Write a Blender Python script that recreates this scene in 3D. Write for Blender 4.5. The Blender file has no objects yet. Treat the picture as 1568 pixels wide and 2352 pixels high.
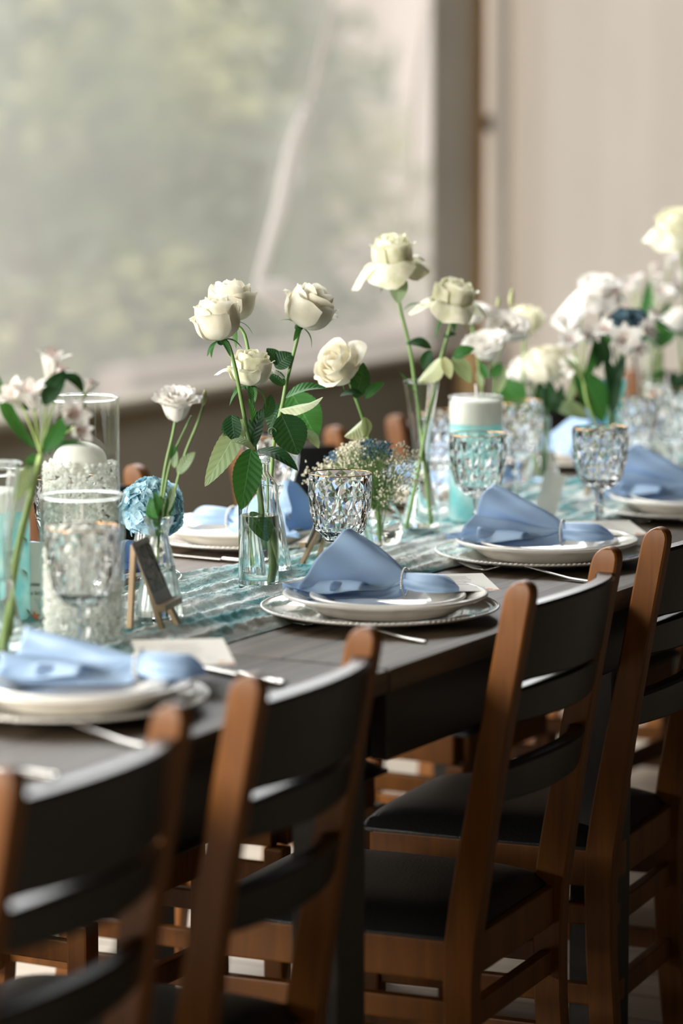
import bpy, bmesh, math, random
from math import sin, cos, pi, radians, sqrt, atan, exp
from mathutils import Vector, Matrix

SC = bpy.context.scene
COL = SC.collection
# ------------------------------------------------------------------ camera
FPX = 7500.0; CAMZ = 1.48; HOR = 200.0
PITCH = atan((1176 - HOR) / FPX); YAW = radians(28)
CAM = Vector((-3.975, -2.053, CAMZ))
FWD = Vector((cos(YAW) * cos(PITCH), sin(YAW) * cos(PITCH), -sin(PITCH)))
RGT = Vector((sin(YAW), -cos(YAW), 0.0))
UPV = RGT.cross(FWD)
TOW = -FWD
cam = bpy.data.cameras.new('camera')
cam.sensor_fit = 'VERTICAL'; cam.sensor_height = 36.0
cam.lens = FPX / 2352 * 36.0
cam.clip_start = 0.1; cam.clip_end = 200
cam.dof.use_dof = True; cam.dof.focus_distance = 4.72; cam.dof.aperture_fstop = 2.2
cam.dof.aperture_blades = 0
co = bpy.data.objects.new('camera', cam); COL.objects.link(co)
co.matrix_world = Matrix.Translation(CAM) @ Matrix((RGT, UPV, TOW)).transposed().to_4x4()
SC.camera = co
# ------------------------------------------------------------------ light
SC.view_settings.view_transform = 'Standard'
SC.view_settings.look = 'None'
SC.view_settings.gamma = 1.0
SC.view_settings.exposure = 0.15
SC.cycles.max_bounces = 16; SC.cycles.transmission_bounces = 16; SC.cycles.diffuse_bounces = 6; SC.cycles.transparent_max_bounces = 24
w = bpy.data.worlds.new('overcast_sky'); SC.world = w; w.use_nodes = True
bg = w.node_tree.nodes['Background']
bg.inputs[0].default_value = (1.0, 0.962, 0.945, 1); bg.inputs[1].default_value = 2.15

def area(name, loc, target, sx, sy, power, col):
    l = bpy.data.lights.new(name, 'AREA'); l.shape = 'RECTANGLE'
    l.size = sx; l.size_y = sy; l.energy = power; l.color = col
    o = bpy.data.objects.new(name, l); COL.objects.link(o); o.location = loc
    o.rotation_euler = (Vector(target) - Vector(loc)).to_track_quat('-Z', 'Y').to_euler()
    return o
# unseen lamps added: daylight from the left, extra daylight at the upper window
area('daylight_left_added', (-5.9, 3.05, 2.2), (-0.1, 0.0, 0.85), 3.8, 2.0, 1120, (1.0, 0.95, 0.86))
area('daylight_upper_window', (1.2, 2.0, 2.5), (0.6, 0.1, 0.75), 5.5, 0.9, 170, (0.97, 0.99, 1.0))

# ------------------------------------------------------------------ helpers
def ray(px, py):
    return FWD + RGT * ((px - 784) / FPX) + UPV * (-(py - 1176) / FPX)
def P(px, py, dep):
    return CAM + ray(px, py) * dep
def on(px, py, z):
    r = ray(px, py); return CAM + r * ((z - CAMZ) / r.z)
def S(x, y, t=0.0):                      # direction: right, up, towards the viewer's side
    return (RGT * x + Vector((0, 0, 1)) * y + TOW * t).normalized()

class MB:
    def __init__(s): s.v = []; s.f = []; s.uv = {}; s.mi = []; s.cur = 0
    def add(s, vs, fs, uvs=None):
        b = len(s.v); s.v += [Vector(p) for p in vs]
        if uvs:
            for i, q in enumerate(uvs): s.uv[b + i] = q
        s.f += [tuple(b + i for i in f) for f in fs]; s.mi += [s.cur] * len(fs)
    def box(s, c, d, rot=None, bev=0.0):
        bm = bmesh.new(); bmesh.ops.create_cube(bm, size=1.0)
        bmesh.ops.scale(bm, vec=d, verts=bm.verts)
        if bev: bmesh.ops.bevel(bm, geom=bm.edges[:], offset=bev, segments=2, affect='EDGES', profile=0.6)
        m = Matrix.Translation(c) @ (rot.to_4x4() if rot else Matrix.Identity(4))
        s.addbm(bm, m)
    def addbm(s, bm, m=Matrix.Identity(4)):
        bm.verts.index_update()
        s.add([m @ v.co for v in bm.verts], [[v.index for v in f.verts] for f in bm.faces]); bm.free()
    def grid(s, nu, nv, fn, close=False, uv=True):
        vs = []; us = []
        for j in range(nv + 1):
            for i in range(nu if close else nu + 1):
                vs.append(fn(i / nu, j / nv)); us.append((i / nu, j / nv))
        n = nu if close else nu + 1; fs = []
        for j in range(nv):
            for i in range(nu):
                i2 = (i + 1) % n if close else i + 1
                fs.append((j * n + i, j * n + i2, (j + 1) * n + i2, (j + 1) * n + i))
        s.add(vs, fs, us if uv else None)
    def tube(s, pts, rad, n=8, cap=True, ell=None):
        pts = [Vector(p) for p in pts]; rs = rad if isinstance(rad, (list, tuple)) else [rad] * len(pts)
        b = len(s.v); up = None; vs = []
        for i, p in enumerate(pts):
            t = (pts[min(i + 1, len(pts) - 1)] - pts[max(i - 1, 0)]).normalized()
            if up is None:
                up = t.orthogonal().normalized()
            up = (up - t * up.dot(t)).normalized(); sd = t.cross(up)
            for k in range(n):
                a = 2 * pi * k / n
                vs.append(p + up * cos(a) * rs[i] + sd * sin(a) * rs[i])
        fs = []
        for i in range(len(pts) - 1):
            for k in range(n):
                k2 = (k + 1) % n
                fs.append((i * n + k, i * n + k2, (i + 1) * n + k2, (i + 1) * n + k))
        if cap:
            fs.append(tuple(range(n))[::-1]); fs.append(tuple((len(pts) - 1) * n + k for k in range(n)))
        s.add(vs, fs)
    def lathe(s, prof, n=48, mod=None, c=Vector((0, 0, 0)), m=None):
        vs = []; fs = []; rows = []
        for (r, z) in prof:
            if r < 1e-6:
                rows.append([len(vs)]); vs.append(Vector((0, 0, z)))
            else:
                row = []
                for k in range(n):
                    a = 2 * pi * k / n; rr = r; zz = z
                    if mod: rr, zz = mod(r, z, a)
                    row.append(len(vs)); vs.append(Vector((rr * cos(a), rr * sin(a), zz)))
                rows.append(row)
        for A, B in zip(rows, rows[1:]):
            if len(A) == 1 and len(B) == 1: continue
            for k in range(n):
                k2 = (k + 1) % n
                if len(A) == 1: fs.append((A[0], B[k2], B[k]))
                elif len(B) == 1: fs.append((A[k], A[k2], B[0]))
                else: fs.append((A[k], A[k2], B[k2], B[k]))
        if m is not None: vs = [m @ v for v in vs]
        s.add([v + Vector(c) for v in vs], fs)
    def ico(s, c, r, sub=1, sc=None):
        bm = bmesh.new(); bmesh.ops.create_icosphere(bm, subdivisions=sub, radius=r)
        m = Matrix.Translation(c)
        if sc is not None: m = m @ sc.to_4x4()
        s.addbm(bm, m)
    def build(s, name, mat, parent=None, smooth=True, origin=None, fix=False, mods=None):
        me = bpy.data.meshes.new(name)
        o0 = Vector(origin) if origin is not None else Vector((0, 0, 0))
        if parent is not None and origin is None: o0 = s.org(parent)
        me.from_pydata([v - o0 for v in s.v], [], s.f)
        if s.uv:
            ul = me.uv_layers.new(name='UVMap')
            for l in me.loops:
                ul.data[l.index].uv = s.uv.get(l.vertex_index, (0, 0))
        ms = mat if isinstance(mat, list) else [mat]
        for q in ms: me.materials.append(q)
        if len(ms) > 1:
            me.polygons.foreach_set('material_index', s.mi)
        if smooth: me.polygons.foreach_set('use_smooth', [True] * len(me.polygons))
        if fix:
            bm = bmesh.new(); bm.from_mesh(me); bmesh.ops.recalc_face_normals(bm, faces=bm.faces); bm.to_mesh(me); bm.free()
        me.update()
        o = bpy.data.objects.new(name, me); COL.objects.link(o)
        if parent is not None: o.parent = parent
        else: o.location = o0
        return o
    @staticmethod
    def org(parent):
        p = Vector((0, 0, 0)); q = parent
        while q is not None: p = p + Vector(q.location); q = q.parent
        return p

def autosmooth(o, ang=35):
    me = o.data
    bm = bmesh.new(); bm.from_mesh(me)
    for e in bm.edges:
        if len(e.link_faces) == 2 and e.calc_face_angle(0) > radians(ang): e.smooth = False
    for f in bm.faces: f.smooth = True
    bm.to_mesh(me); bm.free(); return o

def tag(o, label, cat, group=None, kind=None):
    if label: o['label'] = label
    if cat: o['category'] = cat
    if group: o['group'] = group
    if kind: o['kind'] = kind
    return o
def thing(name, label, cat, loc=(0, 0, 0), group=None):
    o = bpy.data.objects.new(name, None); COL.objects.link(o); o.location = loc
    o.empty_display_size = 0.03
    return tag(o, label, cat, group)
def struct(o): o['kind'] = 'structure'; return o
def dup(root, loc, rotz=0.0, label=None, group=None):
    r = root.copy(); COL.objects.link(r); r.location = loc; r.rotation_euler = (0, 0, rotz)
    if label: r['label'] = label
    if group: r['group'] = group
    for ch in list(root.children):
        c = ch.copy(); COL.objects.link(c); c.parent = r
        for g in list(ch.children):
            d = g.copy(); COL.objects.link(d); d.parent = c
    return r

def smooth_path(pts, n=24):
    pts = [Vector(p) for p in pts]
    if len(pts) < 3: return [pts[0].lerp(pts[-1], i / n) for i in range(n + 1)]
    out = []; m = len(pts) - 1
    for i in range(n + 1):
        t = i / n * m; k = min(int(t), m - 1); f = t - k
        p0 = pts[max(k - 1, 0)]; p1 = pts[k]; p2 = pts[k + 1]; p3 = pts[min(k + 2, m)]
        out.append(0.5 * ((2 * p1) + (p2 - p0) * f + (2 * p0 - 5 * p1 + 4 * p2 - p3) * f * f + (3 * p1 - p0 - 3 * p2 + p3) * f ** 3))
    return out

# ------------------------------------------------------------------ materials
def newmat(name):
    m = bpy.data.materials.new(name); m.use_nodes = True
    nt = m.node_tree; b = nt.nodes['Principled BSDF']
    return m, nt, b
def N(nt, t, **kw):
    n = nt.nodes.new(t)
    for k, v in kw.items():
        if k.startswith('i_'): n.inputs[k[2:]].default_value = v
        else: setattr(n, k, v)
    return n
def rgb(c): return (c[0], c[1], c[2], 1)
def plain(name, c, rough=0.5, spec=0.5, metal=0.0, trans=0.0, var=0.0, vscale=30, bump=0.0, bscale=100, sss=0.0, coat=0.0):
    m, nt, b = newmat(name)
    b.inputs['Base Color'].default_value = rgb(c); b.inputs['Roughness'].default_value = rough
    b.inputs['Specular IOR Level'].default_value = spec; b.inputs['Metallic'].default_value = metal
    b.inputs['Transmission Weight'].default_value = trans; b.inputs['Coat Weight'].default_value = coat
    tc = N(nt, 'ShaderNodeTexCoord')
    if var:
        n = N(nt, 'ShaderNodeTexNoise', i_Scale=vscale, i_Detail=4.0)
        nt.links.new(tc.outputs['Object'], n.inputs['Vector'])
        r = N(nt, 'ShaderNodeMix', data_type='RGBA')
        r.inputs[6].default_value = rgb([max(0, q * (1 - var)) for q in c]); r.inputs[7].default_value = rgb([min(1, q * (1 + var)) for q in c])
        nt.links.new(n.outputs['Fac'], r.inputs[0]); nt.links.new(r.outputs[2], b.inputs['Base Color'])
    if bump:
        n = N(nt, 'ShaderNodeTexNoise', i_Scale=bscale, i_Detail=4.0)
        nt.links.new(tc.outputs['Object'], n.inputs['Vector'])
        bp = N(nt, 'ShaderNodeBump', i_Strength=bump, i_Distance=0.002)
        nt.links.new(n.outputs['Fac'], bp.inputs['Height']); nt.links.new(bp.outputs[0], b.inputs['Normal'])
    return m
def translucent(name, c, fac=0.35, c2=None, rough=0.5, spec=0.3, var=0.12, vscale=40, bump=0.0, bscale=60, backc=None):
    m, nt, b = newmat(name); out = nt.nodes['Material Output']
    b.inputs['Roughness'].default_value = rough; b.inputs['Specular IOR Level'].default_value = spec
    tc = N(nt, 'ShaderNodeTexCoord'); n = N(nt, 'ShaderNodeTexNoise', i_Scale=vscale, i_Detail=3.0)
    nt.links.new(tc.outputs['Object'], n.inputs['Vector'])
    r = N(nt, 'ShaderNodeMix', data_type='RGBA')
    r.inputs[6].default_value = rgb([q * (1 - var) for q in c]); r.inputs[7].default_value = rgb([min(1, q * (1 + var)) for q in (c2 or c)])
    rp = N(nt, 'ShaderNodeMapRange'); rp.inputs[1].default_value = 0.35; rp.inputs[2].default_value = 0.65
    nt.links.new(n.outputs['Fac'], rp.inputs[0]); nt.links.new(rp.outputs[0], r.inputs[0])
    colo = r.outputs[2]
    nt.links.new(colo, b.inputs['Base Color'])
    t = N(nt, 'ShaderNodeBsdfTranslucent'); nt.links.new(colo, t.inputs['Color'])
    mx = N(nt, 'ShaderNodeMixShader'); mx.inputs[0].default_value = fac
    nt.links.new(b.outputs[0], mx.inputs[1]); nt.links.new(t.outputs[0], mx.inputs[2]); nt.links.new(mx.outputs[0], out.inputs[0])
    if bump:
        n2 = N(nt, 'ShaderNodeTexNoise', i_Scale=bscale, i_Detail=4.0); nt.links.new(tc.outputs['Object'], n2.inputs['Vector'])
        bp = N(nt, 'ShaderNodeBump', i_Strength=bump, i_Distance=0.003)
        nt.links.new(n2.outputs['Fac'], bp.inputs['Height']); nt.links.new(bp.outputs[0], b.inputs['Normal']); nt.links.new(bp.outputs[0], t.inputs['Normal'])
    return m
def leafmat(name, c, back, rough=0.4):
    m, nt, b = newmat(name); out = nt.nodes['Material Output']
    b.inputs['Roughness'].default_value = rough; b.inputs['Specular IOR Level'].default_value = 0.28
    tc = N(nt, 'ShaderNodeTexCoord'); sp = N(nt, 'ShaderNodeSeparateXYZ'); nt.links.new(tc.outputs['UV'], sp.inputs[0])
    def M(op, a, bb=None, clamp=False):
        q = N(nt, 'ShaderNodeMath', operation=op, use_clamp=clamp)
        for i, x in enumerate((a, bb)):
            if x is None: continue
            if isinstance(x, (int, float)): q.inputs[i].default_value = x
            else: nt.links.new(x, q.inputs[i])
        return q.outputs[0]
    u = M('ABSOLUTE', M('SUBTRACT', sp.outputs[0], 0.5)); v = sp.outputs[1]
    ph = M('MULTIPLY', M('SUBTRACT', v, M('MULTIPLY', u, 0.35)), 9.0)
    fr = M('ABSOLUTE', M('SUBTRACT', M('FRACT', ph), 0.5))
    lat = M('LESS_THAN', fr, 0.035)
    mid = M('LESS_THAN', u, 0.018)
    vein = M('MAXIMUM', M('MULTIPLY', lat, 0.35), mid)
    geo = N(nt, 'ShaderNodeNewGeometry')
    noise = N(nt, 'ShaderNodeTexNoise', i_Scale=35.0, i_Detail=3.0); nt.links.new(tc.outputs['Object'], noise.inputs['Vector'])
    c1 = N(nt, 'ShaderNodeMix', data_type='RGBA'); c1.inputs[6].default_value = rgb([q * .75 for q in c]); c1.inputs[7].default_value = rgb([q * 1.3 for q in c])
    nt.links.new(noise.outputs['Fac'], c1.inputs[0])
    c2 = N(nt, 'ShaderNodeMix', data_type='RGBA'); nt.links.new(geo.outputs['Backfacing'], c2.inputs[0]); nt.links.new(c1.outputs[2], c2.inputs[6]); c2.inputs[7].default_value = rgb(back)
    c3 = N(nt, 'ShaderNodeMix', data_type='RGBA'); nt.links.new(vein, c3.inputs[0]); nt.links.new(c2.outputs[2], c3.inputs[6])
    c3.inputs[7].default_value = rgb([min(1, q * 1.5 + .05) for q in c])
    nt.links.new(c3.outputs[2], b.inputs['Base Color'])
    bp = N(nt, 'ShaderNodeBump', i_Strength=0.5, i_Distance=0.0012)
    nt.links.new(M('SUBTRACT', M('MULTIPLY', fr, 2.0), M('MULTIPLY', mid, 1.0)), bp.inputs['Height']); nt.links.new(bp.outputs[0], b.inputs['Normal'])
    t = N(nt, 'ShaderNodeBsdfTranslucent'); t.inputs['Color'].default_value = rgb((min(1, c[0] * 2.2 + .02), min(1, c[1] * 1.9), c[2] * 1.2))
    mx = N(nt, 'ShaderNodeMixShader'); mx.inputs[0].default_value = 0.25
    nt.links.new(b.outputs[0], mx.inputs[1]); nt.links.new(t.outputs[0], mx.inputs[2]); nt.links.new(mx.outputs[0], out.inputs[0])
    return m
def wood(name, dark, light, rough=0.35, scale=(3, 40, 40), coat=0.0, plank=None, spec=0.5):
    m, nt, b = newmat(name)
    tc = N(nt, 'ShaderNodeTexCoord'); mp = N(nt, 'ShaderNodeMapping'); mp.inputs['Scale'].default_value = scale
    nt.links.new(tc.outputs['Object'], mp.inputs['Vector'])
    n = N(nt, 'ShaderNodeTexNoise', i_Scale=1.0, i_Detail=6.0, i_Roughness=0.6, i_Distortion=0.6)
    nt.links.new(mp.outputs[0], n.inputs['Vector'])
    cr = N(nt, 'ShaderNodeValToRGB'); cr.color_ramp.elements[0].position = .3; cr.color_ramp.elements[1].position = .72
    cr.color_ramp.elements[0].color = rgb(dark); cr.color_ramp.elements[1].color = rgb(light)
    nt.links.new(n.outputs['Fac'], cr.inputs[0])
    colo = cr.outputs[0]
    if plank:
        ax, wid = plank
        sp = N(nt, 'ShaderNodeSeparateXYZ'); nt.links.new(tc.outputs['Object'], sp.inputs[0])
        d = N(nt, 'ShaderNodeMath', operation='DIVIDE'); nt.links.new(sp.outputs[ax], d.inputs[0]); d.inputs[1].default_value = wid
        fl = N(nt, 'ShaderNodeMath', operation='FLOOR'); nt.links.new(d.outputs[0], fl.inputs[0])
        wn = N(nt, 'ShaderNodeTexWhiteNoise', noise_dimensions='1D'); nt.links.new(fl.outputs[0], wn.inputs['W'])
        fr = N(nt, 'ShaderNodeMath', operation='FRACT'); nt.links.new(d.outputs[0], fr.inputs[0])
        lt = N(nt, 'ShaderNodeMath', operation='LESS_THAN'); nt.links.new(fr.outputs[0], lt.inputs[0]); lt.inputs[1].default_value = 0.045
        hs = N(nt, 'ShaderNodeHueSaturation'); mr = N(nt, 'ShaderNodeMapRange'); mr.inputs[3].default_value = .75; mr.inputs[4].default_value = 1.2
        nt.links.new(wn.outputs['Value'], mr.inputs[0]); nt.links.new(mr.outputs[0], hs.inputs['Value']); nt.links.new(colo, hs.inputs['Color'])
        mx = N(nt, 'ShaderNodeMix', data_type='RGBA'); nt.links.new(lt.outputs[0], mx.inputs[0]); nt.links.new(hs.outputs[0], mx.inputs[6])
        mx.inputs[7].default_value = rgb([q * .25 for q in dark]); colo = mx.outputs[2]
    nt.links.new(colo, b.inputs['Base Color'])
    b.inputs['Roughness'].default_value = rough; b.inputs['Coat Weight'].default_value = coat; b.inputs['Specular IOR Level'].default_value = spec
    bp = N(nt, 'ShaderNodeBump', i_Strength=0.25, i_Distance=0.001); nt.links.new(n.outputs['Fac'], bp.inputs['Height']); nt.links.new(bp.outputs[0], b.inputs['Normal'])
    return m
def glassmat(name, c=(1, 1, 1), rough=0.0, ior=1.47):
    m, nt, b = newmat(name)
    b.inputs['Base Color'].default_value = rgb(c); b.inputs['Roughness'].default_value = rough
    b.inputs['Transmission Weight'].default_value = 1.0; b.inputs['IOR'].default_value = ior
    return m

GLASS = glassmat('clear_glass', (0.98, 1, 0.99)); WATER = glassmat('clear_water', (0.97, 1, 0.99), ior=1.33)
CRYSTAL = glassmat('cut_crystal', (1, 1, 1), ior=1.52)
def thinglass(name):
    m, nt, b = newmat(name); out = nt.nodes['Material Output']; nt.nodes.remove(b)
    t = N(nt, 'ShaderNodeBsdfTransparent'); t.inputs[0].default_value = (.975, .985, .975, 1)
    g = N(nt, 'ShaderNodeBsdfGlossy'); g.inputs['Roughness'].default_value = .02; lw = N(nt, 'ShaderNodeLayerWeight'); lw.inputs[0].default_value = .5; pw = N(nt, 'ShaderNodeMath', operation='POWER'); pw.inputs[1].default_value = 5.0; nt.links.new(lw.outputs['Facing'], pw.inputs[0]); f = N(nt, 'ShaderNodeMath', operation='MULTIPLY_ADD'); nt.links.new(pw.outputs[0], f.inputs[0]); f.inputs[1].default_value = .9; f.inputs[2].default_value = .045
    mx = N(nt, 'ShaderNodeMixShader'); nt.links.new(f.outputs[0], mx.inputs[0]); nt.links.new(t.outputs[0], mx.inputs[1]); nt.links.new(g.outputs[0], mx.inputs[2]); nt.links.new(mx.outputs[0], out.inputs[0])
    return m
THING = thinglass('thin_cylinder_glass')
def mixglass(name, c, fac, rough=0.05):
    m, nt, b = newmat(name); out = nt.nodes['Material Output']
    b.inputs['Base Color'].default_value = rgb(c); b.inputs['Roughness'].default_value = rough; b.inputs['Transmission Weight'].default_value = 1.0
    b.inputs['IOR'].default_value = 1.33
    d = N(nt, 'ShaderNodeBsdfDiffuse'); d.inputs[0].default_value = rgb(c); t = N(nt, 'ShaderNodeBsdfTranslucent'); t.inputs[0].default_value = rgb(c)
    m1 = N(nt, 'ShaderNodeMixShader'); nt.links.new(d.outputs[0], m1.inputs[1]); nt.links.new(t.outputs[0], m1.inputs[2])
    m2 = N(nt, 'ShaderNodeMixShader'); m2.inputs[0].default_value = fac
    nt.links.new(b.outputs[0], m2.inputs[1]); nt.links.new(m1.outputs[0], m2.inputs[2]); nt.links.new(m2.outputs[0], out.inputs[0])
    return m
GEL = mixglass('clear_gel_beads', (0.97, 0.97, 0.95), 0.72)
TEALWATER = translucent('turquoise_water', (0.32, 0.76, 0.79), 0.5, c2=(0.78, 0.94, 0.92), rough=0.2, var=0.02, vscale=22)
PORCELAIN = plain('cream_porcelain', (0.80, 0.77, 0.71), 0.16, 0.5, coat=0.4)
SILVER = plain('pearl_silver_charger', (0.82, 0.79, 0.73), 0.16, 0.8, metal=0.12, coat=0.6)
STEEL = plain('polished_steel', (0.34, 0.32, 0.29), 0.22, metal=1.0)
GOLD = plain('gold_rim', (0.62, 0.33, 0.14), 0.2, metal=1.0)
NAPKIN = translucent('powder_blue_satin', (0.42, 0.59, 0.80), 0.32, c2=(0.48, 0.65, 0.86), rough=0.42, spec=0.5, var=0.04, vscale=12, bump=0.15, bscale=700)
PEARL = plain('pearl_beads', (0.78, 0.74, 0.64), 0.25, metal=0.2)
PAPER = plain('cream_card_paper', (0.78, 0.75, 0.68), 0.7, var=0.04)
INK = plain('black_ink', (0.02, 0.02, 0.02), 0.6)
CORAL = plain('coral_print', (0.72, 0.25, 0.12), 0.7)
AQUAINK = plain('aqua_print', (0.3, 0.58, 0.62), 0.7)
WAX = translucent('white_wax', (0.88, 0.87, 0.83), 0.3, rough=0.45, var=0.02)
PETAL = translucent('cream_rose_petal', (0.83, 0.79, 0.64), 0.30, c2=(0.86, 0.83, 0.72), rough=0.55, spec=0.25, var=0.05, vscale=40, bump=0.12, bscale=160)
PETALG = translucent('greenish_cream_petal', (0.74, 0.74, 0.50), 0.28, c2=(0.86, 0.83, 0.70), rough=0.55, spec=0.25, var=0.05, vscale=60, bump=0.15, bscale=160)
PETALW = translucent('white_petal', (0.86, 0.84, 0.80), 0.32, rough=0.55, spec=0.25, var=0.04, vscale=60, bump=0.1, bscale=120)
PETALP = translucent('blush_white_petal', (0.85, 0.81, 0.76), 0.32, c2=(0.86, 0.84, 0.79), rough=0.5, spec=0.3, var=0.05, vscale=90)
STREAK = plain('alstroemeria_streak', (0.45, 0.12, 0.12), 0.6)
HYD = translucent('pale_blue_hydrangea_petal', (0.26, 0.48, 0.58), 0.25, c2=(0.50, 0.68, 0.74), rough=0.6, var=0.1, vscale=50)
NAVYB = plain('dyed_dark_blue_buds', (0.035, 0.10, 0.17), 0.6, var=0.4, vscale=200)
STEM = plain('green_stem', (0.17, 0.29, 0.09), 0.45, var=0.25, vscale=60)
STEMD = plain('dark_green_stem', (0.05, 0.12, 0.05), 0.45, var=0.25, vscale=60)
STEML = plain('light_green_stem', (0.30, 0.42, 0.12), 0.45, var=0.2, vscale=60)
LEAF = leafmat('dark_rose_leaf', (0.006, 0.042, 0.012), (0.10, 0.17, 0.09), 0.5)
LEAFM = leafmat('mid_green_leaf', (0.025, 0.115, 0.025), (0.14, 0.24, 0.11), 0.5)
LEAFP = leafmat('pale_grey_green_leaf', (0.20, 0.28, 0.17), (0.28, 0.36, 0.24), 0.5)
LEAFV = leafmat('very_pale_leaf_back', (0.42, 0.47, 0.31), (0.45, 0.5, 0.36), 0.6)
CHAIRW = wood('chestnut_stained_wood', (0.11, 0.035, 0.0035), (0.22, 0.076, 0.007), 0.42, (30, 30, 3), spec=0.28)
CHAIRD = wood('dark_walnut_stained_slat', (0.007, 0.005, 0.004), (0.015, 0.010, 0.007), 0.34, (3, 30, 30), spec=0.38)
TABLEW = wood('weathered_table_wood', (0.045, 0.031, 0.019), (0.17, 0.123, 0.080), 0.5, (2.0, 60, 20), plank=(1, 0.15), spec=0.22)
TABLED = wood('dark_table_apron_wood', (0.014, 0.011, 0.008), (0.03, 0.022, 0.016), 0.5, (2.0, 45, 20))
FLOORW = wood('pale_floor_boards', (0.34, 0.28, 0.21), (0.50, 0.43, 0.34), 0.45, (30, 1.5, 10), plank=(0, 0.13))
EASELW = wood('birch_easel_wood', (0.35, 0.24, 0.14), (0.48, 0.35, 0.22), 0.6, (40, 40, 8))
POLEW = wood('honey_wood_post', (0.52, 0.33, 0.14), (0.68, 0.45, 0.22), 0.5, (30, 30, 3))
LEATHER = plain('black_seat_leather', (0.016, 0.017, 0.018), 0.38, 0.5, bump=0.5, bscale=220)
# ================================================================== SETTING
def sbox(name, lo, hi, mat, bev=0.0):
    lo = Vector(lo); hi = Vector(hi); m = MB(); c = (lo + hi) / 2
    m.box(c, hi - lo, bev=bev); o = m.build(name, mat, smooth=False, origin=c); return struct(o)
WY = 2.15
WALLM = plain('olive_brown_canvas', (0.26, 0.235, 0.18), 0.85, 0.2, var=0.08, vscale=3)
TENT = plain('darkened_tent_canvas', (0.10, 0.09, 0.075), 0.85, 0.2, var=0.03, vscale=2)  # unseen canopy coloured dark to cut its bounced light
DARKWALL = plain('dark_rear_wall', (0.03, 0.028, 0.024), 0.9, 0.1)  # unseen walls coloured dark to hold back fill light
CURT = translucent('cream_curtain_cloth', (0.88, 0.80, 0.725), 0.5, rough=0.9, spec=0.1, var=0.02, vscale=2)
CURTG = translucent('grey_window_flap', (0.40, 0.37, 0.32), 0.36, rough=0.8, var=0.05, vscale=3)
CURTW = translucent('white_tie_band', (0.86, 0.83, 0.79), 0.4, rough=0.85, spec=0.1, var=0.02)
sbox('floor', (-7, -3.7, -0.1), (12.1, 2.2, 0.0), FLOORW)
sbox('ceiling', (-6.6, -3.7, 2.9), (12.1, 2.2, 2.94), TENT)
sbox('wall_south', (-7, -3.75, 0), (12.1, -3.7, 2.9), DARKWALL)
sbox('wall_east', (12.1, -3.75, 0), (12.15, 2.2, 2.9), DARKWALL)
sbox('wall_north', (-6.6, WY, 0), (4.85, WY + 0.05, 0.70), WALLM)
sbox('light_block_west', (-6.6, -3.7, 0), (-6.5, 1.9, 2.9), DARKWALL)  # unseen wall added to keep west light off camera-facing sides
sbox('trim_1', (-4.2, WY - 0.02, 0.695), (4.85, WY + 0.09, 0.72), WALLM, 0.006)

# hazy clear vinyl window with real wrinkles
def vinyl():
    m, nt, b = newmat('hazy_clear_vinyl'); out = nt.nodes['Material Output']
    tr = N(nt, 'ShaderNodeBsdfTransparent'); tr.inputs[0].default_value = (1, 1, 1, 1)
    d = N(nt, 'ShaderNodeBsdfDiffuse'); d.inputs[0].default_value = (0.86, 0.85, 0.83, 1)
    tl = N(nt, 'ShaderNodeBsdfTranslucent'); tl.inputs[0].default_value = (0.86, 0.85, 0.83, 1)
    a = N(nt, 'ShaderNodeMixShader'); a.inputs[0].default_value = 0.5
    nt.links.new(d.outputs[0], a.inputs[1]); nt.links.new(tl.outputs[0], a.inputs[2])
    mx = N(nt, 'ShaderNodeMixShader')
    tc = N(nt, 'ShaderNodeTexCoord'); mp = N(nt, 'ShaderNodeMapping'); mp.inputs['Scale'].default_value = (1.1, 1, 0.5)
    n = N(nt, 'ShaderNodeTexNoise', i_Scale=1.3, i_Detail=2.0); nt.links.new(tc.outputs['Object'], mp.inputs['Vector']); nt.links.new(mp.outputs[0], n.inputs['Vector'])
    r = N(nt, 'ShaderNodeMapRange'); r.inputs[1].default_value = .3; r.inputs[2].default_value = .7; r.inputs[3].default_value = 0.36; r.inputs[4].default_value = 0.48
    nt.links.new(n.outputs['Fac'], r.inputs[0]); nt.links.new(r.outputs[0], mx.inputs[0])
    nt.links.new(tr.outputs[0], mx.inputs[1]); nt.links.new(a.outputs[0], mx.inputs[2]); nt.links.new(mx.outputs[0], out.inputs[0])
    return m
VINYL = vinyl()
PX_POLE = 4.83
m = MB()
m.grid(60, 24, lambda u, v: Vector((-4.2 + u * (PX_POLE + 4.2), WY + 0.03 + 0.012 * sin(u * 37 + v * 5) * sin(v * 3 + u * 11), 0.72 + v * 2.18)), uv=False)
m.grid(60, 24, lambda u, v: Vector((-4.2 + u * (PX_POLE + 4.2), WY + 0.0305 + 0.012 * sin(u * 37 + v * 5) * sin(v * 3 + u * 11), 0.72 + v * 2.18)), uv=False)
m.v = m.v[:len(m.v) // 2]; m.f = m.f[:len(m.f) // 2]; m.mi = m.mi[:len(m.f)]
struct(m.build('window_1', VINYL, origin=(-4.2, WY, .72)))
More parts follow.
